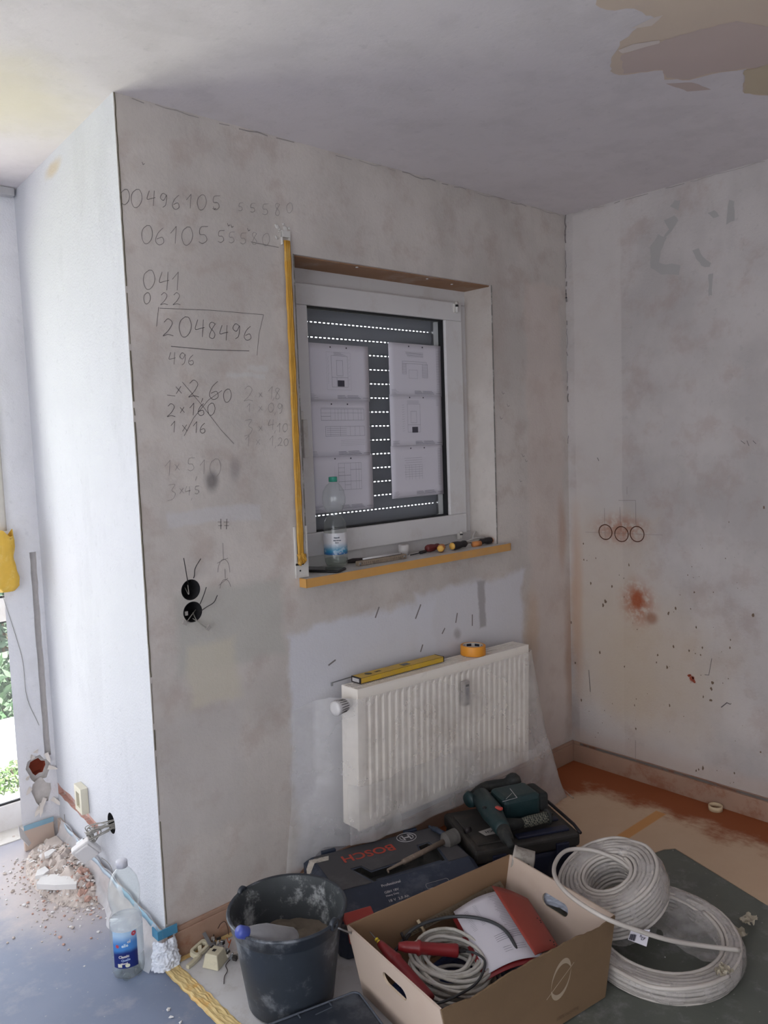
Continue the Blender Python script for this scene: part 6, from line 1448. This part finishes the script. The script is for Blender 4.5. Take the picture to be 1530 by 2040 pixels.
# ================================================================== coils of cable in torn film, right of the box
m_cw = simple('white_cable_sheath', (196, 188, 180), .42, vary=.04, scale=30)
m_wrap = clear('coil_film', (.97, .97, .97), haze=.26, haze_col=(.84, .80, .78), rough=.25, haze_noise=.45, gloss=1.5, nscale=14, bump=.7)
def coil(name, label, c, axis, r0, r1, h, rt_, mat, nr, nh, wob=.0015, seed=1):
    t = thing(name, label, 'cable coil', c, (0, 0, 0)); R = Vector((0, 0, 1)).rotation_difference(Vector(axis)).to_matrix()
    rnd = random.Random(seed); P_ = []; SEG = 44
    for j in range(nr):
        for i in range(nh):
            r = r0 + (r1 - r0) * (nr - 1 - j + .0) / max(1, nr - 1) ; z = -h / 2 + h * ((i if j % 2 == 0 else nh - 1 - i) / (nh - 1)); dz = rnd.uniform(-wob, wob); dr = rnd.uniform(-wob, wob); ph = rnd.random() * 6
            for k in range(SEG):
                a_ = 2 * math.pi * k / SEG; P_.append(R @ Vector(((r + dr * math.cos(a_ - ph)) * math.cos(a_), (r + dr * math.cos(a_ - ph)) * math.sin(a_), z + dz * math.cos(a_ + ph))))
    Q = []
    for i in range(len(P_)):
        w_ = P_[max(0, i - 2):i + 3]; Q.append(sum(w_, Vector()) / len(w_))
    b = MB(); b.tube(Q, rt_, 7); b.build('cable_turns', mat, t); return t, R
t_c, b_c = at(1194, 1738, 'z', .212), at(1256, 1802, 'z', .085)
cc_ = t_c.lerp(b_c, .42); ax1 = (t_c - b_c).normalized() * .75 + Vector((0, 0, .62))
c1, R1 = coil('cable_ring', 'smaller ring of white cable in torn film leaning on the larger ring', tuple(cc_), ax1, .078, .158, .098, .0060, m_cw, 7, 8, seed=2)
b = MB()
def w1(u, v):
    a_ = 2 * math.pi * u; b_ = 2 * math.pi * v; rc, aa, bb = .120, .052, .062
    k_ = 1 + .10 * fn3(math.cos(a_) * 4, math.sin(a_) * 4, v * 5)
    return tuple(R1 @ Vector(((rc + aa * k_ * math.cos(b_)) * math.cos(a_), (rc + aa * k_ * math.cos(b_)) * math.sin(a_), bb * k_ * math.sin(b_))))
b.grid(w1, 80, 30); b.build('film_wrap', m_wrap, c1)
c2_, R2 = coil('cable_ring', 'larger ring of white cable wrapped in film lying flat on the floor', (1.075, -1.030, .048), (-.06, -.06, 1), .180, .226, .052, .0058, m_cw, 5, 5, seed=5)
b = MB()
def w2_(u, v):
    a_ = 2 * math.pi * u; b_ = 2 * math.pi * v; rc, aa, bb = .203, .035, .036
    k_ = 1 + .12 * fn3(math.cos(a_) * 5, math.sin(a_) * 5, v * 5)
    return tuple(R2 @ Vector(((rc + aa * k_ * math.cos(b_)) * math.cos(a_), (rc + aa * k_ * math.cos(b_)) * math.sin(a_), bb * k_ * math.sin(b_))))
b.grid(w2_, 90, 26)
def w3(u, v):
    a_ = math.radians(-95 + 250 * u); r = .195 * (1 - v) + .01 * v
    return tuple(R2 @ Vector((r * math.cos(a_), r * math.sin(a_), .030 - .022 * math.sin(v * 2.6) + .012 * fn3(math.cos(a_) * 3 * r * 8, math.sin(a_) * r * 24, 3))))
b.grid(w3, 60, 14); b.build('film_wrap', m_wrap, c2_)
LP = [at(u, v, 'z', z) for u, v, z in ((1262, 1738, .205), (1232, 1714, .222), (1180, 1694, .232), (1130, 1694, .240), (1106, 1720, .246), (1108, 1752, .248), (1140, 1788, .248), (1200, 1826, .240), (1260, 1850, .205), (1330, 1872, .155), (1400, 1884, .110), (1474, 1893, .080))]
b = MB(); b.tube(spline(LP, 8), .0064, 10); o = b.build('loose_turn', m_cw, c1, world=True)
LP = [at(u, v, 'z', z) for u, v, z in ((1213, 1924, .060), (1260, 1950, .075), (1300, 1966, .085), (1352, 1970, .090), (1410, 1962, .088), (1452, 1944, .080))]
b = MB(); b.tube(spline(LP, 8), .0062, 10); b.build('loose_turn', m_cw, c2_, world=True)
lab_ = thing('cable_label', 'white paper label with barcode lying on the film between the cable rings', 'label', (0, 0, 0))
Z_ = (.125, .125, .098, .098)
q4 = [at(u, v, 'z', z) for (u, v), z in zip(((1257, 1852), (1295, 1852), (1288, 1886), (1251, 1872)), (.135, .130, .100, .106))]
b = MB(); b.add(q4, [(3, 2, 1, 0)]); b.build('paper', m_paper, lab_, thick=.0006)
def lq(u, v): return q4[0].lerp(q4[1], u).lerp(q4[3].lerp(q4[2], u), v) + Vector((-.0006, -.0008, .0009))
nl = (q4[1] - q4[0]).cross(q4[3] - q4[0]).normalized() * -1
b = MB()
for i in range(9): b.ribbon([lq(.06 + i * .035, .45), lq(.06 + i * .035, .92)], .0014 if i % 3 else .003, nl)
for i in range(5): b.ribbon([lq(.55, .12 + i * .1), lq(.62 + .05 * (i % 3), .12 + i * .1)], .002, nl); 
b.build('barcode', m_inkd, lab_)
vs, fs = text('CE', .011, .0004); ex = (q4[1] - q4[0]).normalized(); ey = (q4[0] - q4[3]).normalized(); c_ = lq(.74, .62); b = MB(); b.add([c_ + ex * x + ey * y for x, y, _ in vs], fs); b.build('printed_mark', m_inkd, lab_)
# torn scraps lying by the rings
for u, v, s_, lbl in ((1462, 1868, .045, 'crumpled scrap of torn film right of the larger cable ring'), (1492, 1838, .030, 'smaller crumpled film scrap near the right edge of the picture'), (1440, 1940, .028, 'torn papery film end sticking out of the larger cable ring')):
    z0 = .012 if u > 1450 else .075; p = at(u, v, 'z', z0); b = MB()
    b.grid(lambda a_, c_: (s_ * (a_ - .5) * 1.8 + .01 * fn3(a_ * 5, c_ * 5, u), s_ * (c_ - .5) * 1.2 + .01 * fn3(a_ * 5, c_ * 5, v), .012 + s_ * .55 * fn3(a_ * 4, c_ * 4, u + 5)), 12, 10, smooth=False)
    o = b.build('film_scrap', simple('torn_film_scrap', (178, 168, 148), .6, vary=.15, scale=40)); o.location = p; tag(o, lbl, 'film scrap')
p = at(1440, 1613, 'z', .012); ft = thing('paper_tape_ring', 'small cream tape ring lying on the orange dusty floor by the right skirting', 'tape roll', (2.072, -.728, .004))
b = MB(); b.lathe([(.0235, 0), (.0275, 0), (.0275, .020), (.0235, .020)], 40, closed=True); b.build('ring', simple('cream_tape', (214, 192, 156), .7), ft)
